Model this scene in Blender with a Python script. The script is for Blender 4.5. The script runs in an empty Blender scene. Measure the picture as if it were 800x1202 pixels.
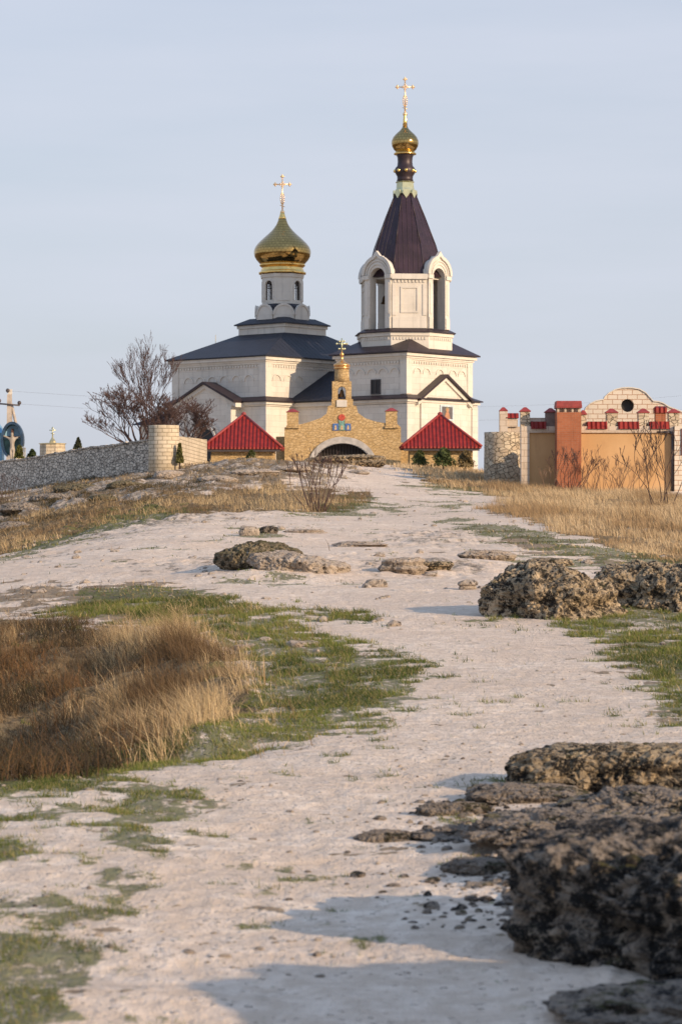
import bpy, bmesh, math, random
import numpy as np
from mathutils import Vector, Matrix
R = math.radians
SC = bpy.context.scene
COL = SC.collection

# ------------------------------------------------------------------ camera
F = 2838.0                      # focal length in pixels of an 800 x 1202 frame
CAMZ = 1.6
cam = bpy.data.cameras.new('camera')
cam.sensor_fit = 'VERTICAL'; cam.sensor_height = 36.0; cam.lens = 85.0
cam.clip_start = 0.1; cam.clip_end = 8000
cam.dof.use_dof = True; cam.dof.focus_distance = 42.0; cam.dof.aperture_fstop = 6.3
cam_o = bpy.data.objects.new('camera', cam); COL.objects.link(cam_o)
cam_o.location = (0, 0, CAMZ); cam_o.rotation_euler = (R(90), 0, 0)
SC.camera = cam_o
# ------------------------------------------------------------------ light
SUN_AZ = 51.5; SUN_EL = 19.5    # degrees to the right of "behind the camera"; elevation
sdir = Vector((math.sin(R(SUN_AZ))*math.cos(R(SUN_EL)), -math.cos(R(SUN_AZ))*math.cos(R(SUN_EL)), math.sin(R(SUN_EL))))
sun = bpy.data.lights.new('sun', 'SUN'); sun.energy = 4.2; sun.angle = R(0.6); sun.color = (1.0, 0.75, 0.50)
sun_o = bpy.data.objects.new('sun', sun); COL.objects.link(sun_o)
sun_o.rotation_euler = sdir.to_track_quat('Z', 'Y').to_euler()
world = bpy.data.worlds.new('World'); SC.world = world; world.use_nodes = True
wn = world.node_tree.nodes; wl = world.node_tree.links
sky = wn.new('ShaderNodeTexSky'); sky.sky_type = 'NISHITA'; sky.sun_disc = False
sky.sun_elevation = R(SUN_EL); sky.sun_rotation = R(180-SUN_AZ)
sky.air_density = 1.0; sky.dust_density = 2.5; sky.ozone_density = 2.0
wmix = wn.new('ShaderNodeMix'); wmix.data_type = 'RGBA'
wmix.inputs[0].default_value = 0.80                     # thin even veil of high cloud over the clear sky
wgeo = wn.new('ShaderNodeTexCoord'); wsep = wn.new('ShaderNodeSeparateXYZ'); wl.new(wgeo.outputs['Generated'], wsep.inputs[0])
wr = wn.new('ShaderNodeMapRange'); wr.interpolation_type = 'SMOOTHSTEP'; wr.inputs[1].default_value = .12; wr.inputs[2].default_value = .75; wl.new(wsep.outputs[2], wr.inputs[0])
wv = wn.new('ShaderNodeMix'); wv.data_type = 'RGBA'; wl.new(wr.outputs[0], wv.inputs[0])
wv.inputs[6].default_value = (4.75, 5.02, 5.75, 1); wv.inputs[7].default_value = (3.1, 4.3, 6.7, 1)
wl.new(wv.outputs[2], wmix.inputs[7])
wmp = wn.new('ShaderNodeMapping'); wmp.inputs['Scale'].default_value = (3, 3, 22); wl.new(wgeo.outputs['Generated'], wmp.inputs[0])
wno = wn.new('ShaderNodeTexNoise'); wno.inputs['Scale'].default_value = 1.6; wno.inputs['Detail'].default_value = 5; wl.new(wmp.outputs[0], wno.inputs['Vector'])
wnr = wn.new('ShaderNodeMapRange'); wnr.inputs[1].default_value = .3; wnr.inputs[2].default_value = .7; wnr.inputs[3].default_value = .72; wnr.inputs[4].default_value = .88
wl.new(wno.outputs[0], wnr.inputs[0]); wl.new(wnr.outputs[0], wmix.inputs[0])   # faint bands of cirrus haze
wl.new(sky.outputs[0], wmix.inputs[6]); wl.new(wmix.outputs[2], wn['Background'].inputs[0])
wn['Background'].inputs[1].default_value = 0.12
SC.view_settings.view_transform = 'Standard'; SC.view_settings.look = 'None'
SC.view_settings.exposure = 0.26; SC.view_settings.gamma = 1.0
SC.view_settings.use_curve_mapping = False
SC.cycles.use_denoising = True
SC.cycles.max_bounces = 6

# ------------------------------------------------------------------ noise
def _hash(i, j, k, s):
    h = (i.astype(np.uint32)*np.uint32(374761393) + j.astype(np.uint32)*np.uint32(668265263)
         + k.astype(np.uint32)*np.uint32(2147483647) + np.uint32((s*974711+13) & 0xffffffff))
    h = (h ^ (h >> np.uint32(13)))*np.uint32(1274126177)
    h = (h ^ (h >> np.uint32(15)))*np.uint32(2246822519)
    return (h ^ (h >> np.uint32(16)))
def vnoise(P, s=0):
    """value noise in -1..1, P is (n,3)"""
    P = np.asarray(P, dtype=np.float64); f = np.floor(P); t = P-f; t = t*t*t*(t*(t*6-15)+10)
    I = (f.astype(np.int64) & 0xffffffff)
    out = 0
    for a in (0, 1):
        for b in (0, 1):
            for c in (0, 1):
                h = _hash(I[:, 0]+a & 0xffffffff, I[:, 1]+b & 0xffffffff, I[:, 2]+c & 0xffffffff, s)
                v = h.astype(np.float64)/4294967295.0*2-1
                w = (t[:, 0] if a else 1-t[:, 0])*(t[:, 1] if b else 1-t[:, 1])*(t[:, 2] if c else 1-t[:, 2])
                out = out+v*w
    return out
def fbm(P, s=0, o=4, g=0.5):
    P = np.asarray(P, dtype=np.float64); a = 1.0; r = 0; n = 0
    for q in range(o):
        r = r+a*vnoise(P*(2.03**q)+q*17.3, s+q); n += a; a *= g
    return r/n
def ridged(P, s=0, o=4):
    P = np.asarray(P, dtype=np.float64); a = 1.0; r = 0; n = 0
    for q in range(o):
        r = r+a*(1-np.abs(vnoise(P*(2.1**q)+q*9.1, s+q))*2); n += a; a *= 0.55
    return r/n
def worley(P, s=0):
    P = np.asarray(P, dtype=np.float64); f = np.floor(P); t = P-f; I = f.astype(np.int64)
    d1 = np.full(len(P), 9.0); d2 = np.full(len(P), 9.0)
    for a in (-1, 0, 1):
        for b in (-1, 0, 1):
            for c in (-1, 0, 1):
                i, j, k = I[:, 0]+a & 0xffffffff, I[:, 1]+b & 0xffffffff, I[:, 2]+c & 0xffffffff
                o = np.stack([_hash(i, j, k, s+q).astype(np.float64)/4294967295.0 for q in (1, 2, 3)], 1)
                d = (((o+np.array([a, b, c])-t))**2).sum(1)
                m = d < d1; d2 = np.where(m, d1, np.minimum(d2, d)); d1 = np.where(m, d, d1)
    return np.sqrt(d1), np.sqrt(d2)
def sstep(a, b, x):
    t = np.clip((x-a)/(b-a), 0, 1); return t*t*(3-2*t)

# ------------------------------------------------------------------ terrain height
ROWS = [4, 7.5, 11.4, 15, 17, 20, 24, 28, 32, 40, 48, 54, 60, 66, 72, 80, 85, 95, 100, 105, 110, 116, 125, 135, 160, 200, 400, 3000]
COLS = {
 -450: [0,.03,.05,.0,-.55,-.9,-1.0,-.8,-.5,-.4,-.3,-.3,-.4,-.5,-.6,-.5,-.3,.2,.5,.8,1.2,1.6,2.0,2.1,1.5,0,-10,-40],
 0:    [0,.03,.05,.0,-.40,-.66,-.66,-.34,.04,.28,.43,.50,.48,.50,.58,.78,.98,1.5,1.8,2.08,2.35,2.62,2.85,3.0,3.0,2,-8,-40],
 130:  [0,.02,.04,.02,-.22,-.40,-.36,-.10,.15,.38,.58,.74,.90,1.10,1.30,1.6,1.9,2.55,2.85,3.15,3.4,3.5,3.6,3.5,3.4,2.6,-6,-36],
 260:  [0,.0,.0,.02,-.02,-.10,-.02,.12,.22,.42,.62,.80,1.0,1.2,1.40,1.75,2.05,2.85,3.25,3.6,3.9,4.1,3.98,3.8,3.6,3,-5,-34],
 400:  [0,.0,.0,.0,.0,.02,.05,.13,.24,.42,.62,.82,1.0,1.2,1.38,1.64,1.95,2.65,3.0,3.35,3.75,4.08,3.95,3.8,3.6,3,-5,-34],
 530:  [0,.0,.0,.0,.0,.02,.05,.12,.24,.42,.65,.85,1.05,1.25,1.45,1.75,1.95,2.45,2.75,3.0,3.35,3.7,3.9,3.8,3.6,3,-5,-34],
 660:  [0,.02,.03,.02,.0,.02,.05,.12,.24,.40,.65,.86,1.08,1.32,1.55,1.82,1.98,2.28,2.45,2.62,2.8,3.0,3.3,3.5,3.5,3,-5,-34],
 800:  [0,.03,.05,.03,.02,.03,.07,.14,.25,.40,.52,.74,.95,1.18,1.40,1.72,1.9,2.25,2.42,2.55,2.7,2.85,3.1,3.3,3.4,3,-5,-34],
 1250: [0,.06,.12,.08,.06,.05,.10,.16,.25,.38,.5,.66,.85,1.05,1.25,1.55,1.75,2.1,2.25,2.4,2.5,2.6,2.8,3.0,3.0,2,-5,-34],
}
_u = np.array([(k-400)/F for k in COLS]); _T = np.array(list(COLS.values()))
GU = np.linspace(_u[0], _u[-1], 180); GL = np.linspace(math.log(4), math.log(3000), 520)
_t1 = np.stack([np.interp(GL, np.log(ROWS), r) for r in _T])
GT = np.stack([np.interp(GU, _u, _t1[:, i]) for i in range(len(GL))], 1)
for _ in range(3):
    P_ = np.pad(GT, ((4, 4), (3, 3)), 'edge')
    c_ = np.cumsum(P_, 0); P_ = np.vstack([c_[8:9], c_[9:]-c_[:-9]])/9
    c_ = np.cumsum(P_, 1); GT = np.hstack([c_[:, 6:7], c_[:, 7:]-c_[:, :-7]])/7
def base_h(X, Y):
    X = np.asarray(X, float); Y = np.asarray(Y, float); Yc = np.clip(Y, 4, 2999)
    iu = np.clip((np.clip(X/Yc, GU[0], GU[-1]-1e-9)-GU[0])/(GU[1]-GU[0]), 0, len(GU)-1.001)
    il = np.clip((np.log(Yc)-GL[0])/(GL[1]-GL[0]), 0, len(GL)-1.001)
    a = iu.astype(int); b = il.astype(int); fa = iu-a; fb = il-b
    return (GT[a, b]*(1-fa)+GT[a+1, b]*fa)*(1-fb)+(GT[a, b+1]*(1-fa)+GT[a+1, b+1]*fa)*fb
def base_h(X, Y, _b=base_h):
    X = np.asarray(X, float); Y = np.asarray(Y, float)
    r = _b(X, Y)
    for x, y, a, b, s in ((-1.3, 43.5, 1.3, 3.2, .20), (-3.6, 62, 3.0, 6, .16), (1.7, 45, 1.2, 3, .10), (3.6, 35, 1.6, 3, .10), (-3.4, 103, 3.2, 7, .35)):
        r = r+s*np.exp(-(((X-x)/a)**2+((Y-y)/b)**2))
    return r
def H(X, Y):
    X = np.atleast_1d(np.asarray(X, float)); Y = np.atleast_1d(np.asarray(Y, float))
    h = base_h(X, Y); z = np.zeros_like(X); P = np.stack([X, Y, z], 1)
    far = sstep(18, 45, Y)
    h = h+0.018*fbm(P*1.1, 3, 3)*(1-far*.3)+far*0.07*fbm(P*.45, 5, 3)
    h = h+0.008*fbm(P*6.0, 8, 3)*(Y < 60)+.0022*fbm(P*17.0, 9, 3)*(Y < 24)+.022*fbm(P*2.3, 11, 2)*(1-sstep(8, 30, Y))
    hol = sstep(.15, .55, -X/np.maximum(Y, 5)*10)*sstep(15, 18, Y)*(1-sstep(29, 33, Y)); h = h+hol*(.26*fbm(P*np.array([1.1, .8, 1]), 12, 3)+.03*fbm(P*5, 13, 2))
    h = h+.035*sstep(.1, .5, fbm(P*np.array([.8, .8, 1]), 14, 4))*sstep(24, 40, Y)*ridged(P*3, 15, 3)
    # broken limestone on the hill flanks and around the foreground ledges
    rk = rock_w(X, Y)
    m = rk > .01
    if m.any():
        Q = P[m]
        q = fbm(Q*np.array([1.6, 1.6, 1]), 21, 4); led = np.round(q*4)/4*.5+q*.5
        h[m] += rk[m]*(led*.16*np.clip(Y[m]/45, .35, 1.2)+.03*ridged(Q*5, 31, 3))
    return h
ROCKZ = [  # x, y, rx, ry, strength : places where rock breaks the surface
 (-8.5, 80, 5, 20, 1.6), (-11, 95, 5, 15, 1.6), (-4.2, 101, 3.5, 12, 1.3), (-1, 109, 2.8, 6, 1.0), (1.35, 11.0, .75, 1.5, 1.4), (1.5, 8.0, .7, 1.0, 1.2), (1.5, 44, 1.6, 3, .7), (-2, 46, 2.6, 4, .7),
 (-4.2, 38, 2.5, 5, .5), (3.8, 112, 2.0, 4, .8), (2.2, 58, 1.5, 6, .6)]
def rock_w(X, Y):
    w = np.zeros_like(X)
    for x, y, a, b, s in ROCKZ:
        w = np.maximum(w, s*np.exp(-(((X-x)/a)**2+((Y-y)/b)**2)*1.2))
    return w
def gz(x, y): return float(H(x, y)[0])
def at(px, py, lo=5.0, hi=150.0):
    """pixel of the photograph -> ground point"""
    D = np.geomspace(lo, hi, 900); X = (px-400)/F*D; Z = CAMZ+(601-py)/F*D
    g = base_h(X, D) - Z
    i = np.argmax(g > 0) if (g > 0).any() else len(D)-1
    return float(X[i]), float(D[i])
def pt(px, py, D): return ((px-400)/F*D, D, CAMZ+(601-py)/F*D)

# ------------------------------------------------------------------ materials
class NT:
    def __init__(s, name):
        s.m = bpy.data.materials.new(name); s.m.use_nodes = True
        s.n = s.m.node_tree.nodes; s.l = s.m.node_tree.links; s.b = s.n['Principled BSDF']
    def new(s, t, **k):
        o = s.n.new(t)
        for a, v in k.items(): setattr(o, a, v)
        return o
    def link(s, a, b): s.l.new(a, b)
    def coord(s, kind='Object', scale=(1, 1, 1)):
        c = s.new('ShaderNodeTexCoord'); m = s.new('ShaderNodeMapping'); m.inputs['Scale'].default_value = scale
        s.link(c.outputs[kind], m.inputs[0]); return m.outputs[0]
    def noise(s, v, sc, det=4, rough=.55):
        t = s.new('ShaderNodeTexNoise'); t.inputs['Scale'].default_value = sc; t.inputs['Detail'].default_value = det
        t.inputs['Roughness'].default_value = rough; s.link(v, t.inputs['Vector']); return t.outputs[0]
    def ramp(s, f, a, b):
        r = s.new('ShaderNodeMapRange'); r.interpolation_type = 'SMOOTHSTEP'; r.inputs[1].default_value = a; r.inputs[2].default_value = b
        s.link(f, r.inputs[0]); return r.outputs[0]
    def mix(s, f, a, b, mode='MIX'):
        m = s.new('ShaderNodeMix'); m.data_type = 'RGBA'; m.blend_type = mode
        for i, v in ((0, f), (6, a), (7, b)):
            if isinstance(v, (int, float)): m.inputs[i].default_value = v
            elif isinstance(v, tuple): m.inputs[i].default_value = (*v, 1)
            else: s.link(v, m.inputs[i])
        return m.outputs[2]
    def math(s, op, a, b=0.0):
        m = s.new('ShaderNodeMath', operation=op)
        for i, v in ((0, a), (1, b)):
            if isinstance(v, (int, float)): m.inputs[i].default_value = v
            else: s.link(v, m.inputs[i])
        return m.outputs[0]
    def bump(s, h, strength, dist, prev=None):
        b = s.new('ShaderNodeBump'); b.inputs['Strength'].default_value = strength; b.inputs['Distance'].default_value = dist
        s.link(h, b.inputs['Height'])
        if prev: s.link(prev, b.inputs['Normal'])
        return b.outputs[0]
    def done(s, col, rough=.85, metal=0, nrm=None, spec=None):
        for k, v in (('Base Color', col), ('Roughness', rough), ('Metallic', metal)):
            if isinstance(v, (int, float)): s.b.inputs[k].default_value = v
            elif isinstance(v, tuple): s.b.inputs[k].default_value = (*v, 1)
            else: s.link(v, s.b.inputs[k])
        if nrm: s.link(nrm, s.b.inputs['Normal'])
        if spec is not None: s.b.inputs['Specular IOR Level'].default_value = spec
        return s.m
def sc3(c, k): return tuple(v*k for v in c)
def simple(name, c, rough=.8, metal=0, var=.2, ns=3.0, bump=.0):
    t = NT(name); v = t.coord(); n = t.noise(v, ns, 5)
    col = t.mix(t.ramp(n, .3, .7), sc3(c, 1-var), sc3(c, 1+var))
    return t.done(col, rough, metal, t.bump(n, 1, bump) if bump else None)
def masonry(name, c1, c2, mortar, bw, bh, ms=.012, bumpd=.01, dirt=.25, rough=.9, vary=.5):
    t = NT(name); v = t.coord('UV'); b = t.new('ShaderNodeTexBrick')
    nz = t.new('ShaderNodeTexNoise'); nz.inputs['Scale'].default_value = 1.3/bh; t.link(v, nz.inputs['Vector'])
    wv = t.new('ShaderNodeMixRGB'); wv.blend_type = 'ADD'; wv.inputs[0].default_value = bh*.12
    t.link(v, wv.inputs[1]); t.link(nz.outputs[1], wv.inputs[2]); t.link(wv.outputs[0], b.inputs['Vector'])
    b.inputs['Color1'].default_value = (*c1, 1); b.inputs['Color2'].default_value = (*c2, 1); b.inputs['Mortar'].default_value = (*mortar, 1)
    b.inputs['Scale'].default_value = 1; b.inputs['Brick Width'].default_value = bw; b.inputs['Row Height'].default_value = bh
    b.inputs['Mortar Size'].default_value = ms; b.inputs['Mortar Smooth'].default_value = .4; b.inputs['Bias'].default_value = 0
    ob = t.coord('Object'); n = t.noise(ob, .9, 6); n2 = t.noise(ob, 9, 4); ns = t.noise(t.coord('Object', (2.2, 2.2, .22)), 1.5, 6, .6)
    col = t.mix(t.math('MULTIPLY', t.ramp(n, .42, .72), dirt), b.outputs[0], sc3(c1, .55))
    col = t.mix(t.math('MULTIPLY', t.ramp(n2, .4, .7), .18), col, sc3(c2, 1.15))
    col = t.mix(t.math('MULTIPLY', t.ramp(ns, .52, .72), dirt*1.3), col, sc3(c1, .5))
    nm = t.bump(b.outputs[1], -1, bumpd); nm = t.bump(n2, .6, .006, nm)
    return t.done(col, rough, 0, nm)
def rubble(name, c1, c2, mortar, size, bumpd=.03, edge=.06, uv=False, stretch=(1, 1, 1.5)):
    t = NT(name); v = t.coord('UV' if uv else 'Object', (stretch[0], stretch[2], 1) if uv else stretch)
    nz = t.new('ShaderNodeTexNoise'); nz.inputs['Scale'].default_value = 2/size; t.link(v, nz.inputs['Vector'])
    wv = t.new('ShaderNodeMixRGB'); wv.blend_type = 'ADD'; wv.inputs[0].default_value = size*.3
    t.link(v, wv.inputs[1]); t.link(nz.outputs[1], wv.inputs[2])
    vo = t.new('ShaderNodeTexVoronoi', feature='F1'); vo.inputs['Scale'].default_value = 1/size; t.link(wv.outputs[0], vo.inputs['Vector'])
    ve = t.new('ShaderNodeTexVoronoi', feature='DISTANCE_TO_EDGE'); ve.inputs['Scale'].default_value = 1/size; t.link(wv.outputs[0], ve.inputs['Vector'])
    sp = t.new('ShaderNodeSeparateColor'); t.link(vo.outputs['Color'], sp.inputs[0])
    col = t.mix(sp.outputs[0], c1, c2)
    n = t.noise(v, 6/size*.3, 5); col = t.mix(t.math('MULTIPLY', t.ramp(n, .45, .75), .5), col, sc3(c1, .5))
    e = t.ramp(ve.outputs[0], 0.0, edge*2)
    col = t.mix(e, mortar, col)
    nm = t.bump(e, 1, bumpd); nm = t.bump(n, .6, .02, nm)
    return t.done(col, .92, 0, nm)

# ------------------------------------------------------------------ mesh builder
class MB:
    def __init__(s): s.v = []; s.f = []; s.sm = []
    def add(s, vs, fs, smooth=False):
        o = len(s.v); s.v += [tuple(v) for v in vs]; s.f += [[o+i for i in f] for f in fs]; s.sm += [smooth]*len(fs); return s
    def box(s, x0, x1, y0, y1, z0, z1):
        vs = [(x, y, z) for z in (z0, z1) for y in (y0, y1) for x in (x0, x1)]
        return s.add(vs, [(0, 2, 3, 1), (4, 5, 7, 6), (0, 1, 5, 4), (2, 6, 7, 3), (0, 4, 6, 2), (1, 3, 7, 5)])
    def frustum(s, c, h0, z0, h1, z1):
        """rectangular frustum: half sizes h0=(a,b) at z0 to h1 at z1"""
        vs = [(c[0]+sx*h[0], c[1]+sy*h[1], z) for h, z in ((h0, z0), (h1, z1)) for sx, sy in ((-1, -1), (1, -1), (1, 1), (-1, 1))]
        return s.add(vs, [(3, 2, 1, 0), (4, 5, 6, 7)]+[(i, (i+1) % 4, 4+(i+1) % 4, 4+i) for i in range(4)])
    def lathe(s, prof, n=32, rot=0, c=(0, 0), smooth=True, sx=1, sy=1):
        vs = []; fs = []
        for r, z in prof:
            for i in range(n):
                a = rot+2*math.pi*i/n; vs.append((c[0]+r*sx*math.cos(a), c[1]+r*sy*math.sin(a), z))
        for j in range(len(prof)-1):
            for i in range(n):
                k = (i+1) % n; fs.append((j*n+i, j*n+k, (j+1)*n+k, (j+1)*n+i))
        if prof[0][0] > 1e-4: fs.append(tuple(range(n-1, -1, -1)))
        if prof[-1][0] > 1e-4: fs.append(tuple((len(prof)-1)*n+i for i in range(n)))
        return s.add(vs, fs, smooth)
    def slab(s, outline, o, t, n, depth):
        """outline [(a, z)] counter-clockwise seen from the outside; o = point on outer face; t tangent, n outward normal; depth inward"""
        m = len(outline)
        P = [(o[0]+t[0]*a, o[1]+t[1]*a, z) for a, z in outline]
        Q = [(x-n[0]*depth, y-n[1]*depth, z) for x, y, z in P]
        return s.add(P+Q, [tuple(range(m)), tuple(range(2*m-1, m-1, -1))]+[((i+1) % m, i, m+i, m+(i+1) % m) for i in range(m)])
    def tube(s, p, q, r0, r1=None, n=6, smooth=True, caps=True):
        r1 = r0 if r1 is None else r1; p = Vector(p); q = Vector(q); d = (q-p)
        if d.length < 1e-6: return s
        d.normalize(); a = d.orthogonal().normalized(); b = d.cross(a); vs = []
        for c, r in ((p, r0), (q, r1)):
            for i in range(n):
                g = 2*math.pi*i/n; vs.append(c+a*(r*math.cos(g))+b*(r*math.sin(g)))
        fs = [(i, (i+1) % n, n+(i+1) % n, n+i) for i in range(n)]
        if caps: fs += [tuple(range(n-1, -1, -1)), tuple(range(n, 2*n))]
        return s.add(vs, fs, smooth)
    def ball(s, c, r, sz=1.0, n=12, m=7):
        return s.lathe([(r*math.sin(math.pi*j/m) if 0 < j < m else 0.0, c[2]-r*sz*math.cos(math.pi*j/m)) for j in range(m+1)], n, 0, (c[0], c[1]))
    def sweep(s, pts, w, h, up=(0, 0, 1)):
        """ribbon of rectangular section along pts (w across, h thick)"""
        for p, q in zip(pts[:-1], pts[1:]):
            p = Vector(p); q = Vector(q); d = (q-p).normalized(); a = d.cross(Vector(up)).normalized(); b = a.cross(d)
            vs = [c+a*sa*w/2+b*sb*h/2 for c in (p-d*w*.02, q+d*w*.02) for sa, sb in ((-1, -1), (1, -1), (1, 1), (-1, 1))]
            s.add(vs, [(3, 2, 1, 0), (4, 5, 6, 7), (0, 1, 5, 4), (1, 2, 6, 5), (2, 3, 7, 6), (3, 0, 4, 7)])
        return s
    def build(s, name, mat, parent=None, zb=0.0, uv='box', bevel=0, cyl=None):
        me = bpy.data.meshes.new(name)
        me.from_pydata([(x, y, z-zb) for x, y, z in s.v], [], s.f)
        me.polygons.foreach_set('use_smooth', s.sm)
        bm = bmesh.new(); bm.from_mesh(me); bmesh.ops.recalc_face_normals(bm, faces=bm.faces); bm.to_mesh(me); bm.free()
        if uv:
            L = me.uv_layers.new(name='UVMap'); vs = me.vertices; V = [v.co for v in vs]
            for p in me.polygons:
                n = p.normal
                if cyl and abs(n.z) < .8:
                    a0 = math.atan2(p.center.y-cyl[1], p.center.x-cyl[0])
                    for li in p.loop_indices:
                        co = V[me.loops[li].vertex_index]; a = math.atan2(co.y-cyl[1], co.x-cyl[0])
                        while a-a0 > math.pi: a -= 2*math.pi
                        while a-a0 < -math.pi: a += 2*math.pi
                        L.data[li].uv = (a*cyl[2], co.z)
                    continue
                t = Vector((-n.y, n.x, 0)) if abs(n.z) < .98 else Vector((1, 0, 0))
                t.normalize(); b = n.cross(t)
                for li in p.loop_indices:
                    co = V[me.loops[li].vertex_index]; L.data[li].uv = (co.dot(t), co.dot(b))
        me.materials.append(mat)
        o = bpy.data.objects.new(name, me); COL.objects.link(o); o.parent = parent
        if bevel:
            md = o.modifiers.new('bevel', 'BEVEL'); md.width = bevel; md.segments = 2; md.limit_method = 'ANGLE'; md.angle_limit = R(40)
        return o
def tag(o, label=None, cat=None, group=None, kind=None):
    for k, v in (('label', label), ('category', cat), ('group', group), ('kind', kind)):
        if v: o[k] = v
    return o
def thing(name, loc, label, cat, rz=0.0, group=None):
    o = bpy.data.objects.new(name, None); o.empty_display_size = .3; COL.objects.link(o)
    o.location = loc; o.rotation_euler = (0, 0, rz); return tag(o, label, cat, group)
def arc(cx, cz, r, a0, a1, n=12, sz=1.0):
    return [(cx+r*math.cos(R(a0+(a1-a0)*i/n)), cz+r*sz*math.sin(R(a0+(a1-a0)*i/n))) for i in range(n+1)]
def mesh_np(name, V, quads=None, tris=None, mat=None, tint=None, parent=None, smooth=True):
    me = bpy.data.meshes.new(name); nq = 0 if quads is None else len(quads); nt = 0 if tris is None else len(tris)
    me.vertices.add(len(V)); me.vertices.foreach_set('co', np.asarray(V, np.float32).ravel())
    loops = np.concatenate(([quads.ravel()] if nq else [])+([tris.ravel()] if nt else [])).astype(np.int32)
    me.loops.add(len(loops)); me.loops.foreach_set('vertex_index', loops)
    st = np.concatenate([np.arange(nq)*4, nq*4+np.arange(nt)*3]).astype(np.int32)
    me.polygons.add(nq+nt); me.polygons.foreach_set('loop_start', st)
    me.polygons.foreach_set('loop_total', np.concatenate([np.full(nq, 4), np.full(nt, 3)]).astype(np.int32))
    me.polygons.foreach_set('use_smooth', np.full(nq+nt, smooth))
    me.update(calc_edges=True)
    if tint is not None:
        for nm, arr in tint.items():
            if arr.ndim == 1: arr = np.stack([arr]*3+[np.ones_like(arr)], 1)
            at_ = me.color_attributes.new(nm, 'FLOAT_COLOR', 'POINT'); at_.data.foreach_set('color', arr.astype(np.float32).ravel())
    if mat: me.materials.append(mat)
    o = bpy.data.objects.new(name, me); COL.objects.link(o); o.parent = parent
    return o
# ------------------------------------------------------------------ ground cover regions (world polygons)
def wpoly(pts): return np.array([at(x, y) for x, y in pts])
def inside(poly, X, Y, soft=.3):
    """0..1 membership with a soft edge given as a share of the distance"""
    n = len(poly); ins = np.zeros(len(X), bool); d = np.full(len(X), 1e9)
    ky = np.clip(Y, 8, 200)
    for i in range(n):
        x0, y0 = poly[i]; x1, y1 = poly[(i+1) % n]
        c = ((y0 > Y) != (y1 > Y))
        with np.errstate(divide='ignore', invalid='ignore'):
            ins ^= c & (X < (x1-x0)*(Y-y0)/(y1-y0+1e-12)+x0)
        # distances measured with depth compressed, as a foot or a tuft is at that range
        ex, ey = (x1-x0), (y1-y0)*.3; px_, py_ = X-x0, (Y-y0)*.3
        t = np.clip((px_*ex+py_*ey)/(ex*ex+ey*ey+1e-9), 0, 1)
        d = np.minimum(d, np.hypot(px_-t*ex, py_-t*ey))
    sd = np.where(ins, d, -d)/(soft*ky/30)
    return np.clip(sd*.5+.5, 0, 1)
G_HOLLOW = wpoly([(-300, 728), (0, 728), (120, 738), (200, 748), (262, 770), (300, 810), (292, 842), (225, 880), (110, 912), (0, 930), (-300, 950)])
G_GREEN = [wpoly(p) for p in (
 [(100, 695), (200, 690), (262, 702), (320, 718), (352, 745), (420, 762), (480, 776), (502, 796), (470, 832), (400, 860), (300, 880), (200, 902), (90, 930), (-100, 952), (-300, 960), (-300, 925), (0, 915), (200, 870), (280, 838), (290, 800), (260, 765), (160, 735), (60, 725)],
 [(350, 716), (420, 717), (426, 727), (352, 729)],
 [(560, 726), (600, 722), (700, 724), (735, 712), (820, 716), (860, 735), (700, 738), (640, 730)],
 [(600, 652), (720, 655), (730, 668), (600, 662)],
 [(270, 676), (390, 684), (330, 690)],
 [(690, 742), (760, 738), (860, 760), (1000, 790), (1000, 900), (820, 850), (770, 820), (735, 780)],
 [(150, 935), (200, 915), (198, 960), (175, 1005), (90, 1000), (100, 965)],
 [(-100, 1075), (70, 1070), (165, 1030), (160, 1070), (110, 1095), (30, 1110)],
 [(60, 1085), (150, 1045), (130, 1075), (60, 1100)],
 [(-300, 1060), (60, 1085), (130, 1105), (110, 1160), (75, 1202), (-300, 1320)],
 [(525, 610), (600, 618), (700, 640), (800, 662), (800, 672), (690, 660), (560, 625)],
 [(420, 585), (480, 600), (350, 606), (400, 592)],
 [(475, 566), (540, 570), (590, 580), (520, 580)],
 [(255, 620), (310, 622), (320, 632), (270, 632)],
 [(190, 590), (240, 597), (110, 628), (0, 660), (0, 650), (100, 615)],
 [(500, 590), (540, 592), (530, 600)],
)]
G_DRY = [wpoly(p) for p in (
 [(600, 588), (700, 580), (800, 582), (1400, 585), (1500, 690), (800, 664), (700, 640), (600, 606), (570, 598)],
 [(440, 545), (520, 542), (600, 560), (700, 578), (700, 592), (590, 582), (500, 566)],
 [(230, 602), (180, 606), (100, 622), (0, 652), (-400, 720), (-400, 640), (0, 612), (130, 590), (230, 580), (330, 574), (430, 580), (425, 598), (330, 600)],
)]
G_SCRUB = [wpoly(p) for p in (
 [(-300, 590), (0, 578), (130, 552), (220, 540), (300, 538), (420, 548), (400, 570), (260, 575), (130, 590), (0, 615), (-300, 640)],
 [(0, 690), (180, 682), (260, 700), (200, 748), (0, 728), (-100, 700)],
 [(690, 730), (820, 735), (1000, 760), (1000, 920), (800, 850), (740, 790)],
 [(340, 775), (430, 770), (440, 830), (350, 840)],
 [(560, 622), (700, 645), (1000, 690), (1000, 730), (700, 668), (600, 650)],
)]
G_SPARSE = wpoly([(-300, 935), (80, 922), (240, 905), (215, 970), (170, 1060), (160, 1120), (90, 1202), (-50, 1300), (-400, 1300)])
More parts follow.
